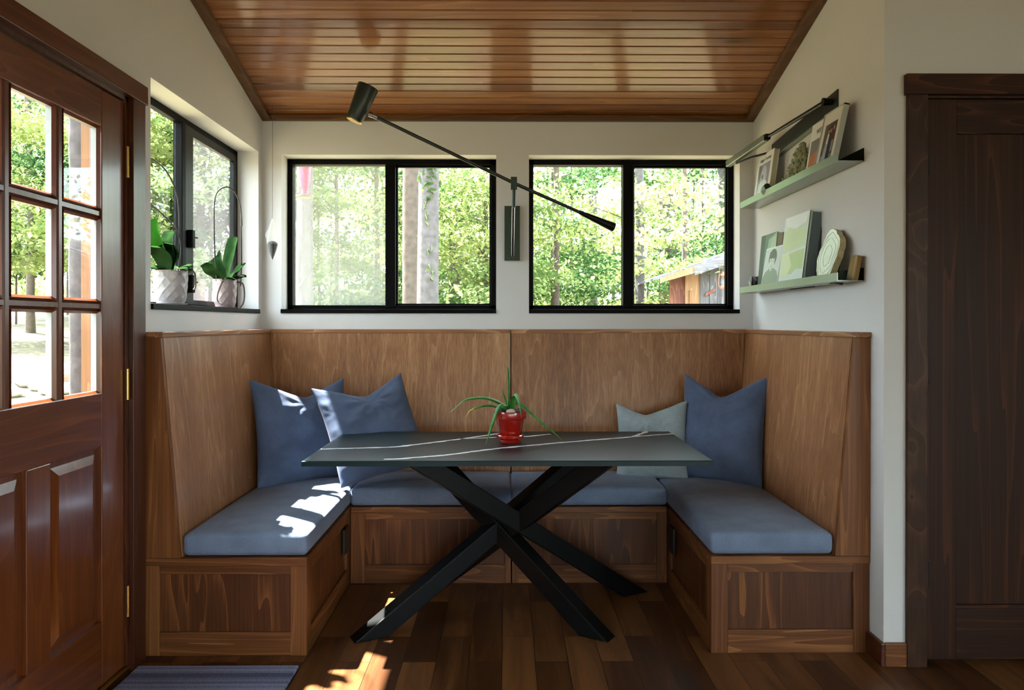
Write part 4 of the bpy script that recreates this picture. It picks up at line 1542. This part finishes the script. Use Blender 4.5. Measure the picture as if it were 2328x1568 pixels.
# ---- lower shelf
Z2 = ZS2 + .0035
M['pyrite'] = simple('pyrite', lin(120, 116, 124), rough=.25, metal=.7, var=.4, vscale=60, bump=.6, bscale=120)
m = MB()
bm = bmesh.new()
bmesh.ops.create_cube(bm, size=.05)
bmesh.ops.subdivide_edges(bm, edges=bm.edges, cuts=4, use_grid_fill=True)
vs = [(v.co.x * .9 + .004 * noise.noise(v.co * 70), v.co.y + .006 * noise.noise(v.co * 60 + Vector((5, 0, 0))), v.co.z * 1.65 + .004 * noise.noise(v.co * 70 + Vector((0, 7, 0)))) for v in bm.verts]
zm = min(p[2] for p in vs)
m.add([(p[0] + 1.375, p[1] + 4.14, p[2] - zm + Z2) for p in vs], [tuple(v.index for v in f.verts) for f in bm.faces])
bm.free()
tag(m.build('pyrite_cube', M['pyrite']), 'small rough grey mineral cube at the window end of the lower shelf', 'mineral')
M['green_cover'] = simple('green_cover', lin(88, 116, 96), rough=.4, var=.3, vscale=9)
M['dark_cover'] = simple('dark_cover', lin(40, 46, 36), rough=.4)
o = leaning('book', 'green hardback standing at the back of the lower shelf behind the portrait card', 'book', 3.965, 1.372, Z2, 5)
cv = book(o, .235, .302, .034, M['green_cover'], M['paper'])
picture(cv, .235, .302, -.117, .117, 0, .302, [((96, 122, 104), FULL), ((150, 182, 150), [(.4, .4), (1, .45), (1, 1), (.5, .9)]), ((52, 78, 66), [(0, 0), (.35, 0), (.25, .6), (.3, 1), (0, 1)]), ((176, 200, 170), [(.6, .65), (1, .7), (1, .95), (.7, .9)])], name='cover_print')
o = leaning('portrait_card', 'pale green portrait card with a dark-haired sitter and a white signature', 'card', 3.835, 1.345, Z2, 9)
cv = MB().box(-.118, .118, 0, .006, 0, .222).build('card', M['white_card'], o, local=True)
SG = (140, 158, 134)
picture(cv, 0, 0, -.112, .112, .004, .216, [((204, 216, 208), FULL), (SG, [(0, 0), (1, 0), (1, .25), (.86, .42), (.62, .5), (.36, .5), (.12, .42), (0, .28)]), ((84, 98, 82), ell(.5, .76, .25, .22)), ((212, 222, 212), ell(.48, .67, .17, .2)), ((84, 98, 82), [(.28, .74), (.36, .76), (.44, .72), (.5, .76), (.58, .72), (.68, .76), (.68, .92), (.28, .92)]),
        ((110, 124, 108), ell(.41, .68, .035, .015)), ((110, 124, 108), ell(.56, .68, .035, .015)), ((130, 142, 126), [(.47, .62), (.50, .62), (.49, .56)]), ((130, 138, 124), ell(.48, .545, .05, .012)), ((196, 208, 196), [(.4, .44), (.56, .44), (.54, .52), (.42, .52)])], name='portrait_print')
sg = MB()
pts = []
for k in range(60):
    f_ = k / 59
    pts.append((-.085 + .16 * f_, -.0022, .022 + .008 * math.sin(f_ * 40) * (1 - .5 * f_) + .012 * math.exp(-((f_ - .03) / .04) ** 2) + .010 * math.exp(-((f_ - .5) / .04) ** 2)))
sg.tube(pts, .0011, 4)
sg.build('signature', M['white_card'], cv, local=True)
M['gray_pages'] = simple('gray_pages', lin(96, 112, 116), rough=.8)
M['pale_cover'] = simple('pale_cover', lin(196, 214, 206), rough=.35)
M['brown_cover'] = simple('brown_cover', lin(66, 52, 42), rough=.5)
o = leaning('book', 'large pale green art book with thick grey page block on the lower shelf', 'book', 3.545, 1.343, Z2, 7)
W_, H_, D_ = .30, .345, .062
cv = MB().box(-W_ / 2, W_ / 2, 0, .003, 0, H_).box(-W_ / 2, -W_ / 2 + .003, 0, D_, 0, H_).box(W_ / 2 - .001, W_ / 2, 0, .012, 0, H_).build('dust_jacket', M['pale_cover'], o, local=True)
MB().box(-W_ / 2 + .003, W_ / 2 - .001, .014, D_ - .004, .003, H_ - .004).build('pages', M['gray_pages'], o, local=True)
MB().box(-W_ / 2, W_ / 2 + .002, D_ - .003, D_, 0, H_ + .002).build('back_board', M['brown_cover'], o, local=True)
picture(cv, 0, 0, -W_ / 2, W_ / 2, 0, H_, [((214, 226, 220), FULL), ((190, 214, 150), [(.05, .2), (.95, .15), (.95, .5), (.05, .45)]), ((208, 224, 176), [(.05, .5), (.95, .55), (.95, .78), (.3, .85), (.05, .8)]), ((226, 236, 228), [(.05, .45), (.95, .5), (.95, .53), (.05, .48)]),
        ((222, 232, 190), [(.05, .2), (.3, .12), (.5, .3), (.3, .5), (.05, .45)]), ((216, 230, 226), [(.0, 0), (1, 0), (1, .22), (.7, .24), (.4, .12), (0, .14)]), ((236, 242, 240), [(.1, .88), (.5, .8), (.9, .86), (1, 1), (0, 1)])], name='cover_print')
# agate slice
M['agate'] = simple('agate', lin(216, 222, 212), rough=.2, var=.1, vscale=14, coat=.6)
M['agate_edge'] = simple('agate_edge', lin(186, 176, 136), rough=.6, bump=.8, bscale=80, var=.25, vscale=30)
o = leaning('agate_slice', 'large white agate slice on a black stand at the near end of the lower shelf', 'mineral', 3.185, 1.345, Z2, 13)
vs, fs = [], []
n = 56
for s_, y_ in ((0, 0.0), (1, .026)):
    for k in range(n):
        a = 2 * math.pi * k / n
        q = noise.noise(Vector((math.cos(a) * 1.3, math.sin(a) * 1.3, 2.0)))
        rr_ = 1 + .15 * q + .09 * noise.noise(Vector((math.cos(a) * 5, math.sin(a) * 5, 7)))
        vs.append((.098 * rr_ * math.cos(a), y_, .118 + .112 * rr_ * math.sin(a)))
m = MB()
m.add(vs[:n], [tuple(range(n))], 0)
m.add(vs, [tuple(range(n, 2 * n))[::-1]] + [(k, (k + 1) % n, n + (k + 1) % n, n + k) for k in range(n)], 1)
m.build('slice', [M['agate'], M['agate_edge']], o, local=True)
bd = MB()
for rad, wd in ((.86, .0016), (.66, .0012), (.4, .0012)):
    P = []
    for k in range(n + 1):
        a = 2 * math.pi * k / n
        q = noise.noise(Vector((math.cos(a) * 1.3, math.sin(a) * 1.3, 2.0)))
        rr_ = rad * (1 + .13 * q + .1 * noise.noise(Vector((math.cos(a) * 3, math.sin(a) * 3, rad * 9))))
        P.append((.098 * rr_ * math.cos(a), -.0003, .118 + .112 * rr_ * math.sin(a)))
    bd.tube(P, wd * .6, 4, cap=False)
bd.build('banding', simple('agate_band', lin(178, 190, 176), rough=.4), o, local=True)
MB().box(.02, .075, .026, .032, .0, .09).box(.06, .075, -.004, .06, 0, .012).build('stand', M['black_hinge'], o, local=True)
# brown tile
M['tile'] = wood('tile', lin(92, 66, 22), lin(134, 104, 48), lin(160, 132, 74), axis=2, rough=.4)
o = leaning('stone_tile', 'small brown stone tile leaning beside the agate slice', 'tile', 3.008, 1.385, Z2, 10)
m = MB().prism([(-.034, .0), (.034, .0), (.036, .10), (.01, .104), (-.032, .098)], 1, 0, .02)
m.build('tile_body', M['tile'], o, local=True, bevel=.004)


# ------------------------------------------------------------------ door mat
def mat_mat():
    m, nt, ns, ln, p = newmat('mat_stripes')
    tc = N(nt, 'ShaderNodeTexCoord')
    sep = N(nt, 'ShaderNodeSeparateXYZ')
    ln.new(tc.outputs['Object'], sep.inputs[0])
    mu_ = N(nt, 'ShaderNodeMath', operation='MULTIPLY')
    mu_.inputs[1].default_value = 62.0
    ln.new(sep.outputs[1], mu_.inputs[0])
    fl = N(nt, 'ShaderNodeMath', operation='FLOOR')
    ln.new(mu_.outputs[0], fl.inputs[0])
    wn = N(nt, 'ShaderNodeTexWhiteNoise', noise_dimensions='1D')
    ln.new(fl.outputs[0], wn.inputs['W'])
    nz = N(nt, 'ShaderNodeTexNoise')
    nz.inputs['Scale'].default_value = 260
    ln.new(tc.outputs['Object'], nz.inputs['Vector'])
    ad = N(nt, 'ShaderNodeMath', operation='MULTIPLY_ADD')
    ln.new(wn.outputs['Value'], ad.inputs[0])
    ad.inputs[1].default_value = .6
    ln.new(nz.outputs['Fac'], ad.inputs[2])
    cr = ramp(nt, [(.35, lin(54, 60, 78)), (.75, lin(104, 112, 146)), (1.1, lin(156, 164, 196))])
    ln.new(ad.outputs[0], cr.inputs['Fac'])
    ln.new(cr.outputs['Color'], p.inputs['Base Color'])
    p.inputs['Roughness'].default_value = .95
    b = N(nt, 'ShaderNodeBump')
    b.inputs['Strength'].default_value = 1
    b.inputs['Distance'].default_value = .004
    ln.new(ad.outputs[0], b.inputs['Height'])
    ln.new(b.outputs['Normal'], p.inputs['Normal'])
    return m


mb = MB()
mb.box(-1.385, -.782, 1.95, 2.822, .0005, .012)
tag(mb.build('door_mat', mat_mat(), bevel=.004), 'blue-grey striped door mat on the floor in front of the glazed door', 'mat')

# ------------------------------------------------------------------ outside: ground, shed, feeder, trees
def hground(x, y):
    dx = max(XL - TH - x, 0, x - (XE + TH))
    dy = max(y - (YB + TH), 0, YR - TH - y)
    dd = math.hypot(dx, dy)
    h = min(.55, .42 * dd) + .05 * dd - .16
    return h + (.10 * noise.noise(Vector((x * .35, y * .35, 0))) + .04 * noise.noise(Vector((x * 1.3, y * 1.3, 3)))) * min(1, dd)


def ground_mat():
    m, nt, ns, ln, p = newmat('leaf_litter')
    tc = N(nt, 'ShaderNodeTexCoord')
    n1 = N(nt, 'ShaderNodeTexNoise')
    n1.inputs['Scale'].default_value = 1.2
    n1.inputs['Detail'].default_value = 8
    n1.inputs['Roughness'].default_value = .7
    ln.new(tc.outputs['Object'], n1.inputs['Vector'])
    n2 = N(nt, 'ShaderNodeTexVoronoi')
    n2.inputs['Scale'].default_value = 14
    ln.new(tc.outputs['Object'], n2.inputs['Vector'])
    ad = N(nt, 'ShaderNodeMath', operation='MULTIPLY_ADD')
    ln.new(n2.outputs['Color'], ad.inputs[0])
    ad.inputs[1].default_value = .35
    ln.new(n1.outputs['Fac'], ad.inputs[2])
    cr = ramp(nt, [(.4, lin(56, 48, 38)), (.65, lin(104, 92, 72)), (.9, lin(92, 100, 62))])
    ln.new(ad.outputs[0], cr.inputs['Fac'])
    ln.new(cr.outputs['Color'], p.inputs['Base Color'])
    p.inputs['Roughness'].default_value = 1
    return m


mb = MB()
gx = np.linspace(-46, 34, 81)
gy = np.linspace(-14, 60, 75)
vs = [(x, y, hground(x, y)) for y in gy for x in gx]
fs = []
nx = len(gx)
for j in range(len(gy) - 1):
    for i in range(nx - 1):
        fs.append((j * nx + i, j * nx + i + 1, (j + 1) * nx + i + 1, (j + 1) * nx + i))
mb.add(vs, fs)
struct(mb.build('ground', ground_mat(), smooth=60))

# bark post and tan boards outside the glazed door
M['bark_gray'] = simple('bark_gray', lin(86, 82, 84), rough=.95, bump=1.0, bscale=40, var=.35, vscale=25)
mb = MB()
pts = [(-1.628, 2.862, -.2 + k * .09) for k in range(36)]
mb.tube([(x + .006 * noise.noise(Vector((z_ * 3, 0, 0))), y, z_) for x, y, z_ in pts], [.034 + .004 * noise.noise(Vector((0, z_ * 9, 0))) for _, _, z_ in pts], 14)
tag(mb.build('porch_post', M['bark_gray'], smooth=60), 'rough grey bark-covered post outside the glazed door', 'post')
# shed
M['shed_red'] = wood('shed_red', lin(84, 50, 40), lin(118, 76, 60), lin(140, 98, 80), axis=2, rough=.8, board=(0, .12))
M['shed_gray'] = wood('shed_gray', lin(60, 60, 62), lin(98, 97, 100), lin(128, 127, 132), axis=2, rough=.85, board=(0, .13))
M['shed_tan'] = wood('shed_tan', lin(112, 84, 56), lin(146, 114, 84), lin(170, 138, 106), axis=2, rough=.8)
M['weathered'] = wood('weathered', lin(78, 77, 84), lin(108, 107, 114), lin(136, 134, 142), axis=0, rough=.85)
M['rust'] = simple('rust', lin(168, 100, 84), rough=.6, var=.25, vscale=40)
SY = 11.0
k_ = SY / 1700.0


def shp(u, v, dy=0.0):
    return ((u - 1151) * k_, SY + dy, 1.3 + (734.5 - v) * k_)


t = thing('garden_shed', 'weathered wooden shed outside the right window with a sloping roof', 'shed', (2.9, SY, 0))
zg = hground(2.9, SY) - .15


def shed_wall(name, u0, u1, vt0, vt1, mat, dy):
    a, b = shp(u0, vt0, dy), shp(u1, vt1, dy)
    m = MB()
    n = max(1, int((b[0] - a[0]) / .13))
    for i in range(n):
        f0, f1 = i / n, (i + 1) / n
        x0_, x1_ = a[0] + (b[0] - a[0]) * f0 + .004, a[0] + (b[0] - a[0]) * f1
        m.hexa([(x0_, a[1] - .012 * (i % 2), zg), (x1_, a[1] - .012 * (i % 2), zg), (x1_, a[1] + .05, zg), (x0_, a[1] + .05, zg),
                (x0_, a[1] - .012 * (i % 2), a[2] + (b[2] - a[2]) * f0), (x1_, a[1] - .012 * (i % 2), a[2] + (b[2] - a[2]) * f1), (x1_, a[1] + .05, a[2] + (b[2] - a[2]) * f1), (x0_, a[1] + .05, a[2] + (b[2] - a[2]) * f0)])
    return m.build(name, mat, t)


shed_wall('side_wall', 1523, 1561, 627, 615, M['shed_red'], .0)
shed_wall('door_board', 1557, 1592, 616, 604, M['shed_tan'], -.03)
shed_wall('front_wall', 1590, 1760, 605, 548, M['shed_gray'], -.06)
a, b = shp(1566, 660, -.075), shp(1573, 695, -.075)
MB().box(a[0], b[0], a[1], a[1] + .03, zg, a[2]).build('patch_board', M['tan_board'], t)
m = MB()
a, b = shp(1490, 636, -.25), shp(1790, 530, -.25)
m.hexa([(a[0], SY - .35, a[2]), (b[0], SY - .35, b[2]), (b[0], SY + 2.2, b[2]), (a[0], SY + 2.2, a[2]),
        (a[0], SY - .35, a[2] + .03), (b[0], SY - .35, b[2] + .03), (b[0], SY + 2.2, b[2] + .03), (a[0], SY + 2.2, a[2] + .03)])
m.build('roof', M['weathered'], t)
m = MB()
a, b = shp(1490, 640, -.38), shp(1566, 613, -.38)
m.hexa([(a[0], SY - .40, a[2] - .035), (b[0], SY - .40, b[2] - .07), (b[0], SY - .35, b[2] - .07), (a[0], SY - .35, a[2] - .035), (a[0], SY - .40, a[2] + .03), (b[0], SY - .40, b[2] + .03), (b[0], SY - .35, b[2] + .03), (a[0], SY - .35, a[2] + .03)])
m.build('fascia', M['shed_tan'], t)
m = MB()
a, b = shp(1564, 614, -.4), shp(1790, 534, -.4)
m.hexa([(a[0], SY - .43, a[2] - .10), (b[0], SY - .43, b[2] - .12), (b[0], SY - .35, b[2] - .12), (a[0], SY - .35, a[2] - .10), (a[0], SY - .43, a[2] + .03), (b[0], SY - .43, b[2] + .03), (b[0], SY - .35, b[2] + .03), (a[0], SY - .35, a[2] + .03)])
m.build('fascia', M['weathered'], t)
m = MB()
for (u0, v0, u1, v1) in ((1622, 1, 1622, 1),):
    pass
m.hexa([shp(1600, 674, -.09), shp(1624, 662, -.09), shp(1624, 662, -.06), shp(1600, 674, -.06), shp(1602, 666, -.09), shp(1624, 655, -.09), shp(1624, 655, -.06), shp(1602, 666, -.06)])
m.build('brace_board', M['shed_red'], t)
# hanging lantern
lx, ly, lz = shp(1625.5, 659, -.45)
t = thing('hanging_lantern', 'rusty red oil lantern hanging from the shed roof', 'lantern', (lx, ly, lz))
MB().lathe([(0, lz), (.05, lz), (.052, lz + .03), (.036, lz + .045), (0, lz + .048)], (lx, ly, 0), 20).build('lantern_base', M['rust'], t, smooth=40)
MB().lathe([(.022, lz + .05), (.036, lz + .09), (.034, lz + .13), (.022, lz + .17)], (lx, ly, 0), 16).build('lantern_glass', M['screen_hazy'], t, smooth=60)
MB().lathe([(0, lz + .175), (.034, lz + .172), (.042, lz + .185), (.036, lz + .21), (.022, lz + .222), (.022, lz + .24), (0, lz + .242)], (lx, ly, 0), 18).build('lantern_top', M['rust'], t, smooth=40)
m = MB()
for s_ in (-1, 1):
    m.tube(smooth_path([(lx + s_ * .045, ly, lz + .02), (lx + s_ * .068, ly, lz + .05), (lx + s_ * .062, ly, lz + .18), (lx + s_ * .035, ly, lz + .205)]), .006, 6)
m.build('side_tubes', M['rust'], t, smooth=60)
m = MB()
m.tube(smooth_path([(lx - .06, ly, lz + .16), (lx - .055, ly, lz + .30), (lx - .03, ly, lz + .41)]), .003, 5)
m.tube(smooth_path([(lx + .06, ly, lz + .16), (lx + .05, ly, lz + .30), (lx + .035, ly, lz + .43)]), .003, 5)
m.build('bail_wire', M['root'], t, smooth=60)

# hummingbird feeder outside the left pane
M['pink_glass'] = simple('pink_glass', lin(172, 62, 122), rough=.25, var=.15, vscale=40)
FX, FY = -1.425, 5.30
fz = 1.3 + (734.5 - 452) / 1700 * FY
t = thing('bird_feeder', 'pink glass bird feeder hanging outside the left pane of the back window', 'bird feeder', (FX, FY, fz))


def knob(r, z, a):
    if z < fz + .12 or r < .03:
        return r
    return r + .0022 * math.sin(a * 14 + (int((z - fz) / .009) % 2) * math.pi)


prof = [(.0, fz + .030), (.020, fz + .030), (.021, fz + .055), (.023, fz + .066)]
for q in range(30):
    f_ = q / 29
    prof.append((.024 + .022 * math.sin(f_ * 1.6) ** .8, fz + .07 + .22 * f_))
prof += [(.02, fz + .31), (0, fz + .31)]
MB().lathe(prof, (FX, FY, 0), 40, fn=knob).build('bottle', M['pink_glass'], t, smooth=50)
MB().lathe([(0, fz), (.055, fz + .004), (.062, fz + .012), (.062, fz + .022), (.04, fz + .030), (0, fz + .032)], (FX, FY, 0), 28).build('tray', simple('feeder_tray', lin(110, 106, 108), rough=.4), t, smooth=40)
for s_ in (-1, 1):
    MB().lathe([(0, .024), (.010, .026), (.014, .032), (.004, .036), (0, .036)], (FX + s_ * .045, FY - .02, fz), 12).build('feeding_port', M['rust'], t, smooth=50)
MB().tube([(FX, FY, fz + .30), (FX, FY, 2.85)], .002, 5).build('hanging_wire', M['stem_dark'], t)
# eave the feeder hangs from
mb = MB()
mb.hexa([(XL - .6, YB + TH, 2.62), (XR + .8, YB + TH, 2.62), (XR + .8, FY + .25, 2.80 - .0), (XL - .6, FY + .25, 2.80 - .0),
         (XL - .6, YB + TH, 2.70), (XR + .8, YB + TH, 2.70), (XR + .8, FY + .25, 2.88), (XL - .6, FY + .25, 2.88)])
o = struct(mb.build('trim_4', M['tan_board']))

# stones and trough outside the door
M['pale_stone'] = simple('pale_stone', lin(150, 144, 136), rough=.9, var=.2, vscale=12)
for i, (x_, y_, r_) in enumerate([(-4.95, 7.9, .17), (-4.65, 7.6, .13), (-5.25, 7.7, .15), (-4.4, 7.35, .12), (-5.0, 7.45, .11), (-4.3, 7.7, .14), (-4.75, 7.15, .12)]):
    m = MB()
    pebble(m, (x_, y_, hground(x_, y_) + r_ * .25), r_, (1.3, 1, .5), i * 3 + 1)
    tag(m.build('garden_stone', M['pale_stone'], smooth=60), 'pale flat garden stone on the ground outside the glazed door', 'stone', 'pale stones outside the glazed door')
t = thing('garden_trough', 'low terracotta trough planter on the ground outside the glazed door', 'planter', (-4.95, 8.35, hground(-4.95, 8.35)))
zz = hground(-4.95, 8.35) - .03
MB().box(-5.35, -4.5, 8.28, 8.5, zz, zz + .13).build('trough', M['rust'], t, bevel=.02)
m = MB()
pebble(m, (-4.85, 8.39, zz + .16), .11, (1.6, .8, .7), 3)
m.build('moss_mound', M['pale_stone'], t, smooth=60)


# trees -------------------------------------------------------------
def leaves_mesh(name, C, size, mat, parent=None, nbias=1.0):
    n = len(C)
    C = np.asarray(C, float)
    nr = rng.normal(size=(n, 3)) * .75
    nr[:, 2] += nbias
    nr /= np.linalg.norm(nr, axis=1)[:, None]
    a = rng.normal(size=(n, 3))
    a -= nr * (a * nr).sum(1)[:, None]
    a /= np.linalg.norm(a, axis=1)[:, None]
    b = np.cross(nr, a)
    s = size * rng.uniform(.6, 1.3, size=(n, 1))
    V = np.empty((n, 4, 3))
    V[:, 0] = C - a * s
    V[:, 1] = C + b * s * .55 + nr * s * .12
    V[:, 2] = C + a * s
    V[:, 3] = C - b * s * .55 + nr * s * .12
    off = np.array(world_loc(parent)) if parent is not None else np.zeros(3)
    V = (V - off).reshape(-1, 3)
    me = bpy.data.meshes.new(name)
    me.vertices.add(4 * n)
    me.loops.add(4 * n)
    me.polygons.add(n)
    me.vertices.foreach_set('co', V.astype(np.float32).ravel())
    me.loops.foreach_set('vertex_index', np.arange(4 * n, dtype=np.int32))
    me.polygons.foreach_set('loop_start', np.arange(0, 4 * n, 4, dtype=np.int32))
    me.update(calc_edges=True)
    me.validate()
    me.materials.append(mat)
    o = bpy.data.objects.new(name, me)
    COL.objects.link(o)
    if parent is not None:
        o.parent = parent
    return o


LEAF = [leaf_mat('leaf_yellow_green', lin(112, 128, 70), lin(164, 174, 112), .55), leaf_mat('leaf_mid_green', lin(80, 106, 62), lin(130, 150, 94), .5), leaf_mat('leaf_deep_green', lin(48, 78, 46), lin(84, 112, 66), .45)]
BARK = [simple('bark_pale', lin(84, 80, 80), rough=.95, bump=1, bscale=26, var=.3, vscale=14), simple('bark_brown', lin(84, 74, 66), rough=.95, bump=1, bscale=26, var=.3, vscale=14)]


def tree(u, D, r, label, group=None, z_lo=1.0, z_hi=8.5, nl=2400, spread=1.6, mat=0, bark=1, lean=0.0, size=.055, ivy=0, crown=True, name='forest_tree'):
    x, y = (u - 1151) / 1700 * D, D
    zg_ = hground(x, y) - .1
    t = thing(name, label, 'tree', (x, y, zg_), group=group)
    pts = []
    nseg = 14
    for k in range(nseg + 1):
        f = k / nseg
        zz = zg_ + f * (z_hi + 2.5 - zg_)
        pts.append(Vector((x + lean * f * 4 + .12 * r * 6 * noise.noise(Vector((u, f * 3, 0))), y + .1 * noise.noise(Vector((u, f * 3, 5))), zz)))
    rad = [r * (1.25 - .55 * (k / nseg)) if k else r * 1.5 for k in range(nseg + 1)]
    m = MB()
    m.tube(pts, rad, 12)
    pr = random.Random(int(u * 13 + D * 7))
    cl = []
    nb = 9 if crown else 2
    for k in range(nb):
        f = pr.uniform(max(.05, (z_lo - zg_) / (z_hi + 2.5 - zg_)), .95)
        i = min(nseg - 1, int(f * nseg))
        p = pts[i].lerp(pts[i + 1], f * nseg - i)
        a = pr.uniform(0, 6.28)
        ln_ = spread * pr.uniform(.5, 1.0)
        q = p + Vector((math.cos(a) * ln_, math.sin(a) * ln_, ln_ * pr.uniform(.05, .4)))
        mid = p.lerp(q, .5) + Vector((0, 0, .12 * ln_))
        m.tube([p, mid, q], [r * .22 + .006, r * .15 + .004, .004], 5)
        for w_ in (.45, .75, 1.0):
            cl.append(p.lerp(q, w_) + Vector((0, 0, .1)))
    tk = m.build('trunk', BARK[bark], t, smooth=60)
    if crown:
        cl = np.array([tuple(c) for c in cl])
        ci = rng.integers(0, len(cl), nl)
        C = cl[ci] + rng.normal(size=(nl, 3)) * np.array([spread * .34, spread * .34, .085])
        C[:, 2] += (np.sin(C[:, 0] * 3.1) + np.cos(C[:, 1] * 2.7)) * .06
        keep = (C[:, 2] > hground(x, y) + .1) & (C[:, 1] > YB + 1.0)
        leaves_mesh('crown', C[keep], size, LEAF[mat], t)
    if ivy:
        P = []
        for k in range(ivy):
            f = pr.uniform(.12, .6)
            i = int(f * nseg)
            p = pts[i].lerp(pts[i + 1], f * nseg - i)
            a = pr.gauss(-1.6, .9)
            if noise.noise(Vector((f * 9, a, 2))) < .0:
                continue
            rr_ = r * 1.12
            P.append((p.x + math.cos(a) * rr_, p.y + math.sin(a) * rr_, p.z))
        leaves_mesh('ivy', np.array(P),   .06, LEAF[1], tk, nbias=.2)
    return t


# the trunks one can pick out
tree(937, 10.4, .105, 'large furrowed grey trunk, left of the pair in the left back window', z_lo=7.2, z_hi=9, nl=500, bark=1, lean=-.012)
tree(972, 9.6, .118, 'large pale trunk with ivy, right of the pair in the left back window', z_lo=7.2, z_hi=9, nl=500, bark=0, lean=.02, ivy=520)
tree(695, 10.0, .095, 'hazy trunk below the bird feeder in the left back window', z_lo=6.8, z_hi=9, nl=400, bark=0)
tree(1030, 17, .12, 'dark trunk right of the ivy-clad trunk in the left back window', z_lo=5, z_hi=9, nl=700, bark=1)
tree(1094, 19, .11, 'dark trunk at the right edge of the left back window', z_lo=5, z_hi=9, nl=700, bark=1)
tree(1265, 13, .045, 'slim trunk in the left pane of the right back window', z_lo=3.4, z_hi=7, nl=1800, spread=1.1, bark=1, mat=2)
tree(1452, 12.5, .065, 'straight grey trunk beside the mullion of the right back window', z_lo=6, z_hi=9, nl=500, bark=0)
tree(1517, 20, .19, 'thick pale trunk high in the right pane of the right back window', z_lo=6.5, z_hi=9, nl=700, bark=0)
tree(1556, 15, .05, 'thin trunk just above the shed roof', z_lo=3.6, z_hi=8, nl=1500, bark=1, mat=1)
tree(1640, 17, .09, 'pale trunk at the right edge of the right back window', z_lo=5, z_hi=9, nl=900, bark=0, mat=1)
tree(1345, 22, .15, 'broad distant trunk in the middle of the right back window', z_lo=5, z_hi=9, nl=900, bark=0)
tree(388, 17, .085, 'dark trunk seen through the left pane of the side window', z_lo=5.5, z_hi=9, nl=500, bark=1)
tree(452, 16, .15, 'wide trunk behind the screened pane of the side window', z_lo=5.5, z_hi=9, nl=500, bark=1)
tree(190, 22, .2, 'distant trunk behind the bark-covered post', z_lo=3, z_hi=9, nl=1200, bark=1)
tree(75, 16, .07, 'thin trunk in the middle column of door panes', z_lo=2.2, z_hi=8, nl=2600, bark=1, mat=1)
# understory
pr = random.Random(21)
GB = 'understory trees beyond the back windows'
for k in range(30):
    u = 640 + (1690 - 640) * (k + pr.uniform(.1, .9)) / 30
    D = pr.choice([12.5, 15, 17, 20, 23, 26, 30]) + pr.uniform(-1, 1)
    if 880 < u < 1000 and D < 14:
        D += 5
    if u > 1470 and D < 14.5:
        D += 5
    tree(u, D, pr.uniform(.02, .05), 'slender leafy understory tree in the woods beyond the back windows', GB, z_lo=hground((u - 1151) / 1700 * D, D) + .3, z_hi=1.0 + D * (pr.uniform(.05, .17) if u < 1150 else pr.uniform(.03, .12)), nl=(4600 if u < 1150 else 3400), spread=pr.uniform(1.1, 1.9), mat=pr.choice([0, 0, 1, 1, 2]), size=.042 + .0009 * D)
GL = 'understory trees beyond the side window and door'
for k in range(16):
    u = -60 + (600 + 60) * (k + pr.uniform(.1, .9)) / 16
    D = pr.choice([11, 13.5, 16, 19, 23]) + pr.uniform(-1, 1)
    tree(u, D, pr.uniform(.02, .05), 'slender leafy understory tree in the woods left of the house', GL, z_lo=hground((u - 1151) / 1700 * D, D) + 1.0, z_hi=1.4 + D * pr.uniform(.12, .26), nl=6500, spread=pr.uniform(1.2, 2.0), mat=pr.choice([0, 1, 1, 2]), size=.042 + .0009 * D)
# far woods: uncountable leaves
n = 90000
ang_ = rng.uniform(-.80, .36, n)
D_ = rng.uniform(30, 46, n)
zz = 1.2 + np.abs(rng.normal(size=n)) * 1.7
keepn = np.array([noise.noise(Vector((a * 14, z_ * .55, 0))) > -.06 + .06 * (z_ - 2.5) for a, z_ in zip(ang_, zz)])
C = np.stack([ang_ * D_, D_, zz], 1)[keepn]
o = leaves_mesh('distant_foliage', C, .14, LEAF[0])
tag(o, 'bright hazy mass of leaves at the back of the woods', 'foliage', kind='stuff')
